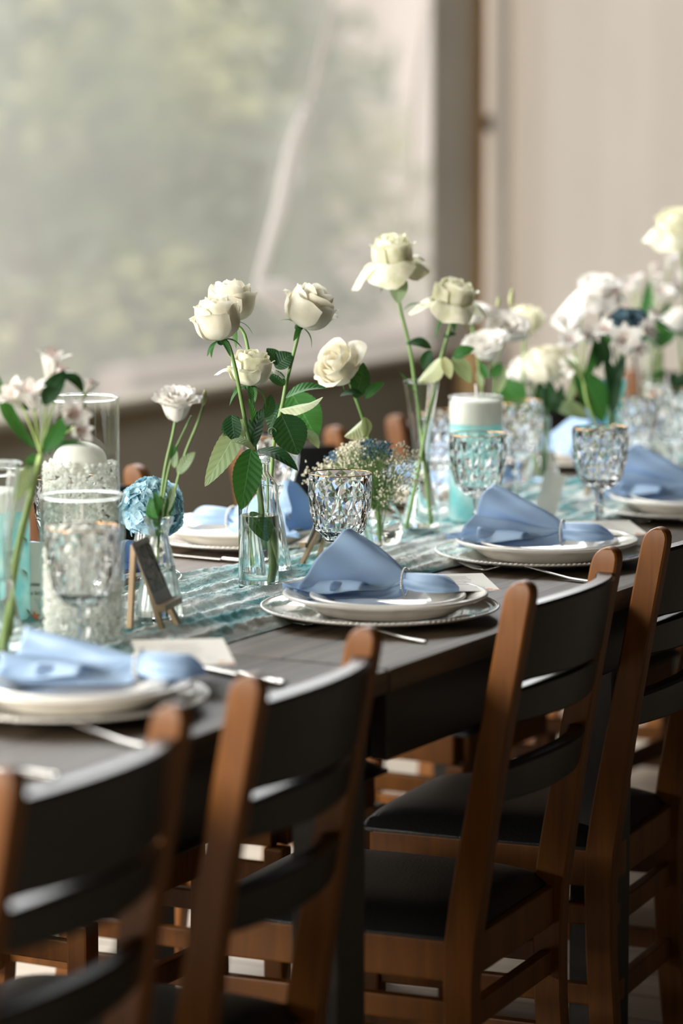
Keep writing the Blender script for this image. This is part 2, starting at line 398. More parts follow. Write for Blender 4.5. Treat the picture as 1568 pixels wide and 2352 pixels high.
# bright streaks on the vinyl: reflections on its wrinkles built as white strips
def atY(px, py, Y):
    r = ray(px, py); return CAM + r * ((Y - CAM.y) / r.y)
GLINTM = mixglass('vinyl_glint_white', (0.93, 0.90, 0.88), 0.8, 0.3)
def add_glint(pts, wds, name):
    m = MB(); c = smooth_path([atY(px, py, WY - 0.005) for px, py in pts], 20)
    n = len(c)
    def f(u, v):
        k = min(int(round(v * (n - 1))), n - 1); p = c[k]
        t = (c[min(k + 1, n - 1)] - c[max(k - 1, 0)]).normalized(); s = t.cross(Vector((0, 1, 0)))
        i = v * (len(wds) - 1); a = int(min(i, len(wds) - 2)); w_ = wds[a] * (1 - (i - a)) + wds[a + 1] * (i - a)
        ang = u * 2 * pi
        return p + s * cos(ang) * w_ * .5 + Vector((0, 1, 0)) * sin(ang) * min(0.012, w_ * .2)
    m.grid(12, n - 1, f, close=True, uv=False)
    struct(m.build(name, GLINTM, origin=c[0], fix=True))
add_glint([(706, 255), (672, 350), (645, 470), (618, 560), (592, 650)], [0.05, 0.07, 0.06, 0.045, 0.03], 'glint_strip_1')
add_glint([(585, 662), (640, 682), (690, 706), (740, 735)], [0.03, 0.09, 0.08, 0.02], 'glint_strip_2')
add_glint([(768, 0), (742, 110), (712, 235)], [0.025, 0.035, 0.02], 'glint_strip_3')
add_glint([(985, 0), (955, 200), (940, 420), (905, 620)], [0.02, 0.022, 0.02, 0.01], 'glint_strip_4')

# grey gathered flap, wooden post, white tie band, cream curtain
x0 = atY(915, 500, WY).x; x1 = atY(1038, 500, WY).x; x2 = atY(1056, 500, WY).x; x3 = atY(1098, 500, WY).x
def pleat(name, xa, xb, fn, mat, zb=0.0, zt=2.9, label=None, cat=None, n=120):
    m = MB()
    m.grid(n, 10, lambda u, v: Vector((xa + (xb - xa) * u, fn(xa + (xb - xa) * u, zb + (zt - zb) * v), zb + (zt - zb) * v)), uv=False)
    o = m.build(name, mat, origin=((xa + xb) / 2, WY, zb))
    if label: tag(o, label, cat)
    return o
pleat('window_flap', x0 + .08, x1, lambda x, z: WY - 0.05 + 0.018 * sin((x - x0) * 55) - 0.02 * (x - x0), CURTG, 0.72, 2.88,
      'grey gathered window flap hanging beside the wooden post', 'curtain', 60)
m = MB(); m.box(((x1 + x2) / 2, WY - .05, 1.45), (x2 - x1, 0.06, 2.9), bev=.004); tag(m.build('wooden_post', POLEW, smooth=False, origin=((x1 + x2) / 2, WY - .05, 0)), 'honey coloured wooden post between grey flap and white band', 'post')
pleat('curtain_band', x2 + .003, x3, lambda x, z: WY - 0.10 - 0.02 * sin((x - x2) / (x3 - x2) * pi), CURTW, 0.0, 2.88, 'narrow white cloth band hanging beside the wooden post', 'curtain', 20)
def cf(x, z):
    d = x - x3
    y = WY - 0.02 - 0.09 * exp(-((d) / 0.03) ** 2)
    y += 0.10 * exp(-((d - 0.13) / 0.09) ** 2) * (0.6 + 0.4 * z / 2.9)
    y += 0.02 * sin(d * 7 + 0.6 * sin(z * 1.3)) + 0.012 * sin(d * 17 + 1) - 0.05 * min(d, 1.0)
    return y - 0.03
pleat('cream_curtain', x3 + .002, 11.9, cf, CURT, 0.0, 2.88, 'wide cream fabric curtain hanging in soft folds at right', 'curtain', 300)
pleat('fold_shade_layer', x3 - .01, x3 + .26, lambda x, z: WY + .10 + 0.02 * sin((x - x3) * 40), CURT, 0.0, 2.88, 'added cream layer that darkens the fold beside the white band', 'curtain', 60)  # added layer; the doubled cloth imitates the fold's shade
# dark knot tying the curtain
pk = atY(1120, 283, WY - .02); m = MB(); m.ico(pk, 0.032, 2, Matrix.Diagonal((1, .6, .8))); m.tube([pk + Vector((0, -.01, -.01)), pk + Vector((.015, -.02, -.06)), pk + Vector((.02, -.015, -.11))], 0.006)
tag(m.build('curtain_tie', plain('dark_cord', (0.10, 0.085, 0.07), 0.9), origin=pk), 'small dark knotted tie on the cream curtain', 'tie')

# -------- garden outside
sbox('ground_1', (-8, 2.25, -0.4), (40, 40, -0.3), plain('grass_ground', (0.16, 0.19, 0.10), 0.9, var=0.3, vscale=1.5))
bpy.data.objects['ground_1'].name = 'ground'
ga = atY(262, 850, 4.2); gb = atY(1000, 800, 4.2)
m = MB(); m.box(((ga.x + gb.x) / 2 + .6, 4.2, (ga.z - .3) / 2), (gb.x - ga.x + 1.2, .15, ga.z + .3)); tag(m.build('garden_wall', plain('pinkish_plaster', (0.27, 0.215, 0.20), 0.9), smooth=False, origin=((ga.x + gb.x) / 2, 4.2, -.3)), 'low pinkish plaster wall outside below the window', 'wall')
gc = atY(862, 500, 7.1)
m = MB(); m.box((gc.x, 7.1, 1.6), (0.55, .4, 3.8)); m.box((gc.x, 7.1, 3.55), (0.75, .55, .16)); m.box((gc.x, 7.1, -.2), (0.75, .55, .3))
tag(m.build('garden_pillar', plain('pale_pink_plaster', (0.66, 0.56, 0.52), 0.9), smooth=False, origin=(gc.x, 7.1, -.3)), 'pale pink plaster pillar standing outside behind the hazy window', 'pillar')
gg = atY(752, 400, 8.3)
m = MB(); m.box((gg.x + 2.2, 8.3, 2.2), (4.6, .3, 5)); tag(m.build('outbuilding_wall', plain('grey_rose_render', (0.50, 0.44, 0.43), 0.9), smooth=False, origin=(gg.x + 2.2, 8.3, -.3)), 'plain grey rose rendered wall outside beside the garden bushes', 'wall')
FOLG = [translucent('foliage_mid', (0.10, 0.15, 0.05), 0.3, var=0.5, vscale=2), translucent('foliage_light', (0.44, 0.45, 0.24), 0.35, var=0.3, vscale=2), translucent('foliage_grey', (0.22, 0.26, 0.19), 0.3, var=0.3, vscale=2)]
random.seed(5)
def shrub(c, rx, ry, rz, n, mats, lsz):
    m = MB()
    for k in range(n):
        a = random.uniform(0, 2 * pi); t = random.uniform(-1, 1); rr = random.uniform(0.6, 1.0)
        q = sqrt(1 - t * t)
        lump = 1 + .18 * sin(a * 3 + t * 4) + .12 * sin(a * 7 - t * 5)
        p = Vector((c[0] + rx * q * cos(a) * rr * lump, c[1] + ry * q * sin(a) * rr * lump, c[2] + rz * (t * rr * lump)))
        d = Vector((random.gauss(0, 1), random.gauss(0, 1), random.gauss(0, .6))).normalized(); e = d.orthogonal().normalized(); s = lsz * random.uniform(.6, 1.4)
        cl = sin(p.x * 1.9 + p.z * 2.6 + p.y) + sin(p.x * 3.6 - p.z * 4.1 + 1) + random.gauss(0, .4)
        m.cur = 1 if cl > .8 else (2 if cl > -.1 else 0)
        m.add([p - d * s, p + e * s * .45, p + d * s, p - e * s * .45, p + d.cross(e) * s * .12], [(0, 1, 4), (1, 2, 4), (2, 3, 4), (3, 0, 4)])
    root = thing('garden_shrub', 'hazy green leafy bush outside seen through the clear tent window', 'bush', (c[0], c[1], -.3), 'leafy bushes in the garden outside')
    m.build('foliage', mats, root, smooth=False)
    t_ = MB(); t_.tube([(c[0], c[1], -.3), (c[0] + .05, c[1], c[2] - rz * .3), (c[0], c[1] + .05, c[2] + rz * .3)], [.09, .07, .03], 8)
    t_.build('trunk', plain('bark', (0.12, 0.09, 0.06), .9) if 'bark' not in bpy.data.materials else bpy.data.materials['bark'], root)
for (Y, pxs, top) in [(5.9, (40, 330, 600), 2.1), (9.0, (-60, 150, 360), 3.6), (12.8, (60, 300, 540), 5.2)]:
    sp_ = abs(atY(pxs[1], 500, Y).x - atY(pxs[0], 500, Y).x)
    for i, px in enumerate(pxs):
        c = atY(px, 500, Y); tp = top * (1 + .12 * sin(px))
        shrub((c.x, Y, tp * .42), sp_ * .36, .9, tp * .60, 2400, FOLG, .055 + .008 * (Y - 5))

# ================================================================== TABLES
TZ = 0.75
def table(name, xa, xb, label):
    ya, yb = -0.195, 0.715
    t = thing(name, label, 'table', ((xa + xb) / 2, (ya + yb) / 2, 0), 'long wooden dining tables set end to end')
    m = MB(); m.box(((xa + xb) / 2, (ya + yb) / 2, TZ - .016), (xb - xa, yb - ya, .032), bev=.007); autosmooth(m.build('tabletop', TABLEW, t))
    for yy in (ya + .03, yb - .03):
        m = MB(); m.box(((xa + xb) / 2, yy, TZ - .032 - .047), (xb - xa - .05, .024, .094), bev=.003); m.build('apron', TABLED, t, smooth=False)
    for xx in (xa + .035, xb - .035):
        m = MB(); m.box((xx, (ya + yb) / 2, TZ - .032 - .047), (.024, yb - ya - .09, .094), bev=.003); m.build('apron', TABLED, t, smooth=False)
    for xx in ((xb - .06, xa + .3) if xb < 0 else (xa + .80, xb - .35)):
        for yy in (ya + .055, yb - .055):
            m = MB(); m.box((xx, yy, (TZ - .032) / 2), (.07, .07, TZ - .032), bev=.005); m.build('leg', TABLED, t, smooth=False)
    return t
table('dining_table', -2.35, -0.352, 'nearer long brown wooden dining table, under the candle cylinders')
table('dining_table', -0.348, 1.95, 'long brown wooden dining table, under the rose bottle and goblets')
table('dining_table', 1.954, 4.25, 'farthest long brown wooden dining table, at right under the alstroemerias')

# ================================================================== CHAIRS
def rrect(hx, hy, b):
    return [(hx - b, -hy), (hx, -hy + b), (hx, hy - b), (hx - b, hy), (-hx + b, hy), (-hx, hy - b), (-hx, -hy + b), (-hx + b, -hy)]
def loft(m, secs):          # secs: list of (center, hx, hy, bevel)
    vs = []; n = 8
    for (c, hx, hy, b) in secs:
        for (x, y) in rrect(hx, hy, b): vs.append(Vector(c) + Vector((x, y, 0)))
    fs = []
    for i in range(len(secs) - 1):
        for k in range(n):
            k2 = (k + 1) % n; fs.append((i * n + k, i * n + k2, (i + 1) * n + k2, (i + 1) * n + k))
    fs.append(tuple(range(n))[::-1]); fs.append(tuple((len(secs) - 1) * n + k for k in range(n)))
    m.add(vs, fs)
def backy(z):
    return 0.0 if z < .34 else -0.082 * ((z - .34) / .50) ** 1.12
def chair(label, group):
    t = thing('ladder_back_chair', label, 'chair', (0, 0, 0), group)
    W = .172
    for s in (-1, 1):
        m = MB(); secs = []
        for z in (0, .1, .2, .3, .36, .41, .46, .52, .6, .68, .76, .8, .822):
            hy = .021 + .003 * exp(-((z - .4) / .12) ** 2) - .002 * (z / .84)
            y = backy(z) - (.02 * ((.3 - z) / .3) ** 2 if z < .3 else 0)
            secs.append(((s * W, y, z), .0155, hy, .003))
        for z, f, g in ((.832, .93, .97), (.839, .78, .92), (.844, .52, .85), (.8465, .2, .7)):
            secs.append(((s * W, backy(z), z), .0155 * g, .019 * f, .0025))
        loft(m, secs); autosmooth(m.build('post', CHAIRW, t), 30)
    for (z0, z1, bow) in ((.712, .812, .040), (.655, .700, .036), (.548, .594, .034)):
        m = MB(); ns = 18; vs = []; n = 8
        for i in range(ns + 1):
            x = -W + .012 + (2 * W - .024) * i / ns; q = 1 - (x / W) ** 2
            arch = 0.008 * q
            yb = -bow * q
            for (yy, zz) in ((-.013, z0 + .003), (-.013, z1 + arch - .004), (-.008, z1 + arch), (.010, z1 + arch), (.013, z1 + arch - .003), (.013, z0 + .003), (.010, z0), (-.010, z0)):
                vs.append(Vector((x, backy(zz) + yb + yy + .002, zz)))
        fs = []
        for i in range(ns):
            for k in range(n):
                k2 = (k + 1) % n; fs.append((i * n + k, (i + 1) * n + k, (i + 1) * n + k2, i * n + k2))
        fs.append(tuple(range(n))); fs.append(tuple(ns * n + k for k in range(n))[::-1])
        m.add(vs, fs); autosmooth(m.build('slat', CHAIRD, t, fix=True), 30)
    # seat frame and padded seat
    m = MB()
    m.box((0, .0, .333), (2 * W - .03, .022, .055), bev=.003); m.box((0, .365, .333), (2 * W - .03, .022, .055), bev=.003)
    for s in (-1, 1): m.box((s * W, .185, .333), (.024, .35, .055), bev=.003)
    m.build('seat_frame', CHAIRW, t, smooth=False)
    m = MB()
    def cu(u, v):
        x = (u - .5) * 2; y = (v - .5) * 2
        e = (1 - abs(x) ** 5) * (1 - abs(y) ** 5)
        return Vector((x * (W + .012) * (1 - .02 * abs(y)), .195 + y * .195, .3635 + .032 * max(0, e) ** .5))
    m.grid(22, 22, cu, uv=False)
    m.box((0, .195, .3615), (2 * W + .02, .385, .008), bev=.002)
    m.build('seat_cushion', LEATHER, t)
    for s in (-1, 1):
        m = MB(); m.box((s * W, .365, .1525), (.034, .034, .305), bev=.004); m.build('leg', CHAIRW, t, smooth=False)
    for s in (-1, 1):
        for zz in (.262, .14):
            m = MB(); m.box((s * W, .18, zz), (.018, .35, .032), bev=.003); m.build('stretcher', CHAIRW, t, smooth=False)
    for (yy, zz) in ((0.0, .25), (.365, .18), (-.002, .13)):
        m = MB(); m.box((0, yy, zz), (2 * W - .03, .018, .034), bev=.003); m.build('stretcher', CHAIRW, t, smooth=False)
    return t
c0 = chair('blurred dark ladder-back chair at lower left, nearest the viewer', 'chairs along the near side')
def place_chair(root, L, R, z=.84):       # L, R: pixel of the two post tops
    a = on(L[0], L[1], z); b = on(R[0], R[1], z); c = (a + b) / 2; d = b - a
    rz = math.atan2(d.y, d.x)
    off = Vector((-sin(rz), cos(rz), 0)) * .078
    return (c.x + off.x, c.y + off.y, 0), rz
near = [((30, 1765), (372, 1637), None),
        ((555, 1567), (845, 1445), 'dark ladder-back chair with two amber side posts, second from the viewer'),
        ((1190, 1347), (1395, 1265), 'ladder-back chair with glossy top rail, in front of the middle plate'),
        ((1487, 1229), (1672, 1150), 'sharp ladder-back chair with bright orange post at the right edge')]
for L, R, lab in near:
    loc, rz = place_chair(c0, L, R)
    if lab is None: c0.location = loc; c0.rotation_euler = (0, 0, rz)
    else: dup(c0, loc, rz, lab, 'chairs along the near side')
for x, lab in ((1.72, 'ladder-back chair beyond the right edge one, only its legs showing'),):
    dup(c0, (x, -.2, 0), .02, lab, 'chairs along the near side')
far = [(-.62, 'far side ladder-back chair at the far left behind the blue candle cylinder'),
       (.01, 'far side ladder-back chair behind the two crystal-filled candle cylinders'),
       (.54, 'far side ladder-back chair with its post showing above the blue hydrangea'),
       (1.25, "far side ladder-back chair with its post showing behind the folded pale rose leaf"),
       (1.84, "far side ladder-back chair with orange post showing above the baby's breath"),
       (2.42, 'far side ladder-back chair behind the right turquoise candle cylinder'),
       (3.02, 'far side ladder-back chair with orange post between the dark leaves at right'),
       (3.62, 'farthest far side ladder-back chair, behind the right-hand crystal glasses')]
for i, (x, lab) in enumerate(far):
    dup(c0, (x, .745 + .01 * (i % 2), 0), pi + .03 * ((i % 3) - 1), lab, 'chairs along the far side')

# ================================================================== RUNNER
def hsh(a, b=0): 
    v = sin(a * 12.9898 + b * 78.233) * 43758.5453; return v - math.floor(v)
def vn(x, y):
    xi = math.floor(x); yi = math.floor(y); fx = x - xi; fy = y - yi
    fx = fx * fx * (3 - 2 * fx); fy = fy * fy * (3 - 2 * fy)
    return (hsh(xi, yi) * (1 - fx) + hsh(xi + 1, yi) * fx) * (1 - fy) + (hsh(xi, yi + 1) * (1 - fx) + hsh(xi + 1, yi + 1) * fx) * fy
RUNM = translucent('crinkled_aqua_gauze', (0.20, 0.50, 0.53), 0.12, c2=(0.90, 0.94, 0.92), rough=0.9, spec=0.1, var=0.03, vscale=1.0, bump=0.8, bscale=260)
_nt = RUNM.node_tree; _n = [q for q in _nt.nodes if q.type == 'TEX_NOISE'][0]; _mp = _nt.nodes.new('ShaderNodeMapping'); _mp.inputs['Scale'].default_value = (3.5, 20, 4)
_tc = [q for q in _nt.nodes if q.type == 'TEX_COORD'][0]; _nt.links.new(_tc.outputs['Object'], _mp.inputs['Vector']); _nt.links.new(_mp.outputs[0], _n.inputs['Vector']); _n.inputs['Distortion'].default_value = 1.2
_r = [q for q in _nt.nodes if q.type == 'MAP_RANGE'][0]; _r.inputs[1].default_value = .36; _r.inputs[2].default_value = .56
def runz(x, y):
    big = vn(x * 2.3, y * 26 + sin(x * 2.1) * 2.2)
    r1 = abs(sin((y + .02 * sin(x * 3)) * 62 + 5.0 * vn(x * 2.5, y * 6)))
    r2 = abs(sin((y + .01 * sin(x * 5 + 1)) * 150 + 6.0 * vn(x * 5 + 3, y * 9)))
    fine = vn(x * 75 + y * 40, y * 70) + .6 * vn(x * 170, y * 130)
    return .002 + .009 * big + .008 * (1 - r1) + .003 * (1 - r2) + .0032 * fine
def run(u, v):
    x = -1.25 + u * 4.45
    near_ = .085 + .022 * sin(x * 2.3 + .6) + .012 * sin(x * 6.1) + .006 * sin(x * 17)
    far_ = .405 + .02 * sin(x * 1.9) + .010 * sin(x * 5.3 + 1) + .006 * sin(x * 15)
    y = near_ + (far_ - near_) * v
    e = min(v, 1 - v); ed = min(1, e / .05)
    return Vector((x, y, TZ + .0008 + runz(x, y) * (0.15 + .85 * ed)))
m = MB(); m.grid(1500, 120, run, uv=False)
tag(m.build('table_runner', RUNM, origin=(0, .25, TZ)), 'crinkled pale teal gauze table runner down the table centre', 'table runner')
# ================================================================== PLACE SETTINGS
def closed(prof_out, prof_in):
    return prof_out + prof_in
def relief(amp, r0, r1, n, ph=0):
    def f(r, z, a):
        if r0 < r < r1:
            q = (r - r0) / (r1 - r0); k = sin(pi * q)
            c = max(0, cos(n * a + ph)); return r, z + amp * k * (c ** 3 + .45 * max(0, cos(n * a + ph + 2.2 * (q - .5) * 3)) ** 6)
        return r, z
    return f
def charger(c, label, group):
    t = thing('charger_plate', label, 'charger plate', c, group); c = Vector(c); m = MB()
    p = [(0, .0035), (.07, .0035), (.102, .004), (.110, .0068), (.114, .0085), (.120, .0095), (.130, .0105), (.140, .0115), (.150, .0125), (.1525, .0145), (.1550, .0135), (.158, .0150), (.1625, .0165), (.165, .0165), (.1655, .0155), (.160, .0135), (.150, .0100), (.125, .0070), (.108, .0035), (.100, .0), (0, .0)]
    m.lathe(p, 128, relief(.0016, .116, .149, 8), c); m.build('plate_body', SILVER, t)
    m = MB(); n = 512; R = .1645; vs = []; fs = []
    for k in range(n):
        a = 2 * pi * k / n; rr = .0012 + .0006 * cos(n / 4 * a)
        for j in range(6):
            b = 2 * pi * j / 6; vs.append(c + Vector(((R + rr * cos(b)) * cos(a), (R + rr * cos(b)) * sin(a), .0168 + rr * sin(b))))
    for k in range(n):
        for j in range(6):
            k2 = (k + 1) % n; j2 = (j + 1) % 6; fs.append((k * 6 + j, k2 * 6 + j, k2 * 6 + j2, k * 6 + j2))
    m.add(vs, fs); m.build('beaded_rim', SILVER, t)
    return t
def dinner(c, label, group):
    c = Vector(c); m = MB()
    p = [(0, .004), (.080, .004), (.092, .0075), (.102, .014), (.110, .0200), (.118, .0235), (.126, .0260), (.134, .0280), (.1375, .0298), (.1405, .0302), (.1425, .0290), (.1428, .0270), (.139, .0245), (.124, .0195), (.112, .0130), (.100, .0050), (.088, .0010), (.080, .0), (.076, .0), (0, .001)]
    m.lathe(p, 128, relief(.0022, .106, .137, 8, .6), c)
    return tag(m.build('dinner_plate', PORCELAIN, origin=c), label, 'plate', group)
def salad(c, label, group):
    c = Vector(c); m = MB()
    p = [(0, .003), (.062, .003), (.072, .007), (.080, .014), (.088, .0185), (.100, .0215), (.1045, .0230), (.1075, .0230), (.1088, .0218), (.1086, .0200), (.104, .0180), (.088, .0130), (.078, .0060), (.070, .0010), (.064, .0), (0, .0008)]
    m.lathe(p, 128, relief(.0015, .084, .104, 8, .3), c)
    return tag(m.build('salad_plate', PORCELAIN, origin=c), label, 'plate', group)

def napkin(c, ang, label, variant=0, ring=True, flip=1, sc=1.0):
    """c = ring centre; ang = direction of the tail in plan"""
    c = Vector(c); e1 = Vector((cos(ang), sin(ang), 0)); e2 = Vector((-sin(ang), cos(ang), 0)) * flip; z = Vector((0, 0, 1))
    rnd = random.Random(variant * 7 + 3)
    t = thing('napkin', label, 'napkin', c, 'powder blue napkins in pearl rings')
    if variant == 0:      # fan standing up, hem towards the runner, with a rolled lower fold
        sec = [(-.95, -.20), (-.80, .25), (-.48, .72), (-.10, 1.0), (.24, .96), (.50, .72), (.68, .42), (.80, .16), (.72, .02), (.60, .06), (.63, .16), (.80, .10), (1.0, -.04), (1.12, -.12), (1.02, -.19), (.75, -.2)]
        A, H, top = .140, .074, .62
    elif variant == 1:    # wide low fan with wavy pleats
        sec = [(-1.0, -.20), (-.92, .2), (-.62, .60), (-.30, .92), (-.05, 1.0), (.2, .92), (.34, .66), (.30, .46), (.44, .38), (.60, .52), (.74, .34), (.72, .12), (.84, .02), (.98, .10), (1.05, -.08), (.95, -.2)]
        A, H, top = .150, .072, .76
    else:                 # loose flattened folds
        sec = [(-1.1, -.2), (-1.0, .1), (-.72, .38), (-.5, .30), (-.3, .62), (0, .72), (.25, .55), (.33, .25), (.5, .2), (.66, .42), (.8, .3), (.92, .02), (1.08, .06), (1.16, -.12), (1.0, -.2)]
        A, H, top = .165, .060, .85
    A *= sc; H *= sc; W = .066 * sc
    secp = smooth_path([Vector((a, b, 0)) for a, b in sec], 110)
    n = len(secp)
    def fan(u, v):
        q = secp[min(int(round(u * 110)), n - 1)]
        s = v
        b, h = q.x, q.y
        hh = max(0.0, h)
        L = A * (1 - (1 - top) * hh ** 1.3) * (1 + .03 * sin(u * 19 + variant))
        g = s ** .8
        ww = .013 + (W - .013) * s ** 1.05
        hz = .012 + (H - .012) * s ** .72
        zz = h * (hz if h > 0 else .085) if h > 0 else h * .075
        base_drop = -.018 * (1 - exp(-s * 6)) if h <= .3 else -.018 * (1 - exp(-s * 6)) * max(0, 1 - (h - .3) * 1.6)
        rip = .0022 * sin(u * 60 + s * 5) * s + .0016 * sin(u * 31 - s * 9 + variant) * (1 - s) ** .5
        p = c - e1 * (L * s) + e2 * (b * ww + rip) + z * (zz * .98 + base_drop * .8 + rip * .6 - .002)
        p.z = max(p.z, c.z - .0205 + .0008 * sin(u * 40))
        return p
    m = MB(); m.grid(110, 30, fan, uv=False)
    o = m.build('napkin_fan', NAPKIN, t); so = o.modifiers.new('t', 'SOLIDIFY'); so.thickness = .0011
    # stitched scalloped hem line
    hm = MB()
    for s_ in (.965, .93):
        pts = [fan(i / 219, s_) + z * .0009 for i in range(4, 214)]
        hm.tube(pts, [.00045 + .00025 * (i % 3 == 0) for i in range(len(pts))], 5)
    hm.build('hem_stitching', NAPKIN, t)
    # rolled lower folds in front of the fan
    folds = {0: [(.95, 1.0, .98, .0105, 0.0)], 1: [(.86, 1.0, 1.0, .0125, .2)], 2: [(.9, .8, 1.1, .010, .5)]}[variant]
    for (bb_, ln, fl, rad, ph) in folds:
        def roll(u, v, bb_=bb_, ln=ln, fl=fl, rad=rad, ph=ph):
            a = -.6 + u * 5.4; rr = (.0042 + (rad - .0042) * v) * (1 + .12 * sin(v * 7 + ph)) * (1 - .12 * u)
            L = A * ln * (.62 if variant == 0 and fl < 1 else .8) * v
            cy = .008 + (W * bb_ * fl - .008) * v ** 1.1 - rad * .3
            p = c - e1 * L + e2 * (cy + rr * cos(a)) + z * (-.013 * min(1, v * 4) + rr * .9 + rr * sin(a) * .85)
            p.z = max(p.z, c.z - .019); return p
        m = MB(); m.grid(28, 22, roll, uv=False); q = m.build('napkin_fold', NAPKIN, t); so = q.modifiers.new('t', 'SOLIDIFY'); so.thickness = .0009
    m = MB()
    def corner(u, v):
        uu = (u - .5) * 2; ww = .030 * (1 - v) ** .8 + .002
        p = c - e1 * (A * (.30 + .86 * v)) + e2 * (W * (.55 + .25 * v) + uu * ww) + z * (-.010 + .010 * (1 - uu * uu) * (1 - v) + .006 * sin(v * 5 + uu * 2) + .004 * v)
        p.z = max(p.z, c.z - .0185); return p
    m.grid(16, 20, corner, uv=False); q = m.build('napkin_corner', NAPKIN, t); so = q.modifiers.new('t', 'SOLIDIFY'); so.thickness = .0009
    # tail
    def tail(u, v):
        a = 2 * pi * u
        s = v
        wdt = (.013 + .022 * sin(pi * min(1, s * 1.02)) ** .9 * (1 if s < .6 else 1) ) * (1 if s < .78 else max(.03, 1 - ((s - .78) / .22) ** 2 * .97)) * sc
        hgt = (.0155 + .003 * sin(pi * s)) * (1 if s < .6 else max(.12, 1 - ((s - .6) / .4) ** 2 * .8))
        f = 1 + .10 * sin(a * 3 + variant + s * 2) + .07 * sin(a * 7 + 2 * variant) * (1 - s * .5)
        cy = cos(a); sy = sin(a)
        zz = sy * hgt * f - .001 - .004 * s
        cre = -.007 * exp(-((a - 1.15 - .35 * s) / .22) ** 2) * sin(pi * min(1, s * 1.3 + .1)) - .005 * exp(-((a - 2.3) / .2) ** 2) * (1 - s)
        p = c + e1 * (s * .082 * sc) + e2 * (-cy * wdt * f + .010 * s * sin(variant * 2 + 1)) + z * (zz + cre)
        p.z = max(p.z, c.z - .0085)
        return p
    m = MB(); m.grid(64, 26, tail, close=True, uv=False)
    m.build('napkin_tail', NAPKIN, t)
    if ring:
        r = MB(); nb = 40
        for k in range(nb):
            a = 2 * pi * k / nb
            p = c + e2 * cos(a) * .0170 + z * (sin(a) * .0195 - .001)
            r.ico(p, .00185, 1); 
        r.tube([c + e2 * cos(a) * .0168 + z * (sin(a) * .0193 - .001) for a in [2 * pi * k / 40 for k in range(41)]], .0011, 6)
        r.build('napkin_ring', PEARL, t)
    return t

def star(m, c, ex, ey, nz, r, a0=0.3):
    vs = [c + nz * .0006]
    for k in range(10):
        a = a0 + k * pi / 5; rr = r if k % 2 == 0 else r * .45
        vs.append(c + ex * cos(a) * rr + ey * sin(a) * rr + nz * .0002)
    m.add(vs, [(0, 1 + k, 1 + (k + 1) % 10) for k in range(10)])
def menu_card(c, ex, ey, w_, h_, label, group=None, text=None, stars=1):
    """flat printed card centred at c, ex along width, ey up the page"""
    c = Vector(c); ex = Vector(ex).normalized(); ey = Vector(ey).normalized(); nz = ex.cross(ey).normalized(); ey = nz.cross(ex)
    t = thing('menu_card', label, 'card', c, group)
    m = MB(); rot = Matrix((ex, ey, nz)).transposed()
    m.box(c, (w_, h_, .0007), rot); m.build('card_sheet', PAPER, t, smooth=False)
    s = MB(); star(s, c + ex * (w_ * .36) - ey * (h_ * .42) + nz * .0004, ex, ey, nz, .0085)
    if stars > 1: star(s, c + ex * (w_ * .46) - ey * (h_ * .47) + nz * .0004, ex, ey, nz, .007, .8)
    s.build('printed_starfish', CORAL, t, smooth=False)
    l = MB()
    for k in range(4):
        cc = c + ex * (w_ * (.20 + .03 * k)) - ey * (h_ * (.30 + .015 * k)) + nz * .0004
        l.tube([cc, cc + ex * .003 + ey * .006, cc + ex * .004 + ey * .013], .0003, 4)
    l.build('printed_seaweed', AQUAINK, t)
    k = MB()
    for i in range(6):
        ln = w_ * (.28 + .2 * hsh(i, w_ * 100)); cc = c + ey * (h_ * (.30 - .085 * i)) - ex * (ln * .5) + nz * .0004
        k.tube([cc + ex * (ln * j / 26) + ey * (.0009 * sin(j * 2.1 + i) + .0005 * sin(j * 5.3)) for j in range(27)], .00022, 4)
    if text is None: k.build('handwritten_lines', INK, t)
    return t

def fork(a, b, label, tz=TZ):
    """a = tine tips, b = handle end, in plan"""
    a = Vector(a); b = Vector(b); L = (b - a).length; d = (b - a) / L; s = Vector((-d.y, d.x, 0)); z = Vector((0, 0, 1))
    t = thing('fork', label, 'fork', (a + b) / 2, 'forks beside the plates')
    def P_(l, off, h): q = a + d * (l * L) + s * off; q.z = tz + h; return q
    m = MB()
    zp = [(.0, .012), (.06, .008), (.14, .0035), (.24, .0035), (.32, .010), (.42, .0145), (.55, .0135), (.7, .009), (.85, .0045), (1.0, .003)]
    wd = [(.20, .011), (.27, .010), (.33, .005), (.40, .0030), (.55, .0032), (.8, .0055), (.96, .0075), (1.0, .005)]
    def lerp(tab, x):
        for (x0_, y0_), (x1_, y1_) in zip(tab, tab[1:]):
            if x <= x1_: return y0_ + (y1_ - y0_) * max(0, (x - x0_)) / (x1_ - x0_)
        return tab[-1][1]
    def hd(u, v):
        l = .20 + .80 * v; ang = 2 * pi * u
        return P_(l, cos(ang) * lerp(wd, l), lerp(zp, l) + sin(ang) * .0013)
    m.grid(10, 30, hd, close=True, uv=False); m.build('fork_handle', STEEL, t)
    m = MB()
    for k in range(4):
        o_ = (k - 1.5) * .0058
        m.tube([P_(l, o_ * (1 - .05 * (l < .03)), lerp(zp, l)) for l in (0, .03, .08, .14, .2, .23)], [.0005, .0011, .0014, .0015, .0016, .0016], 6)
    m.build('fork_tines', STEEL, t)
    return t
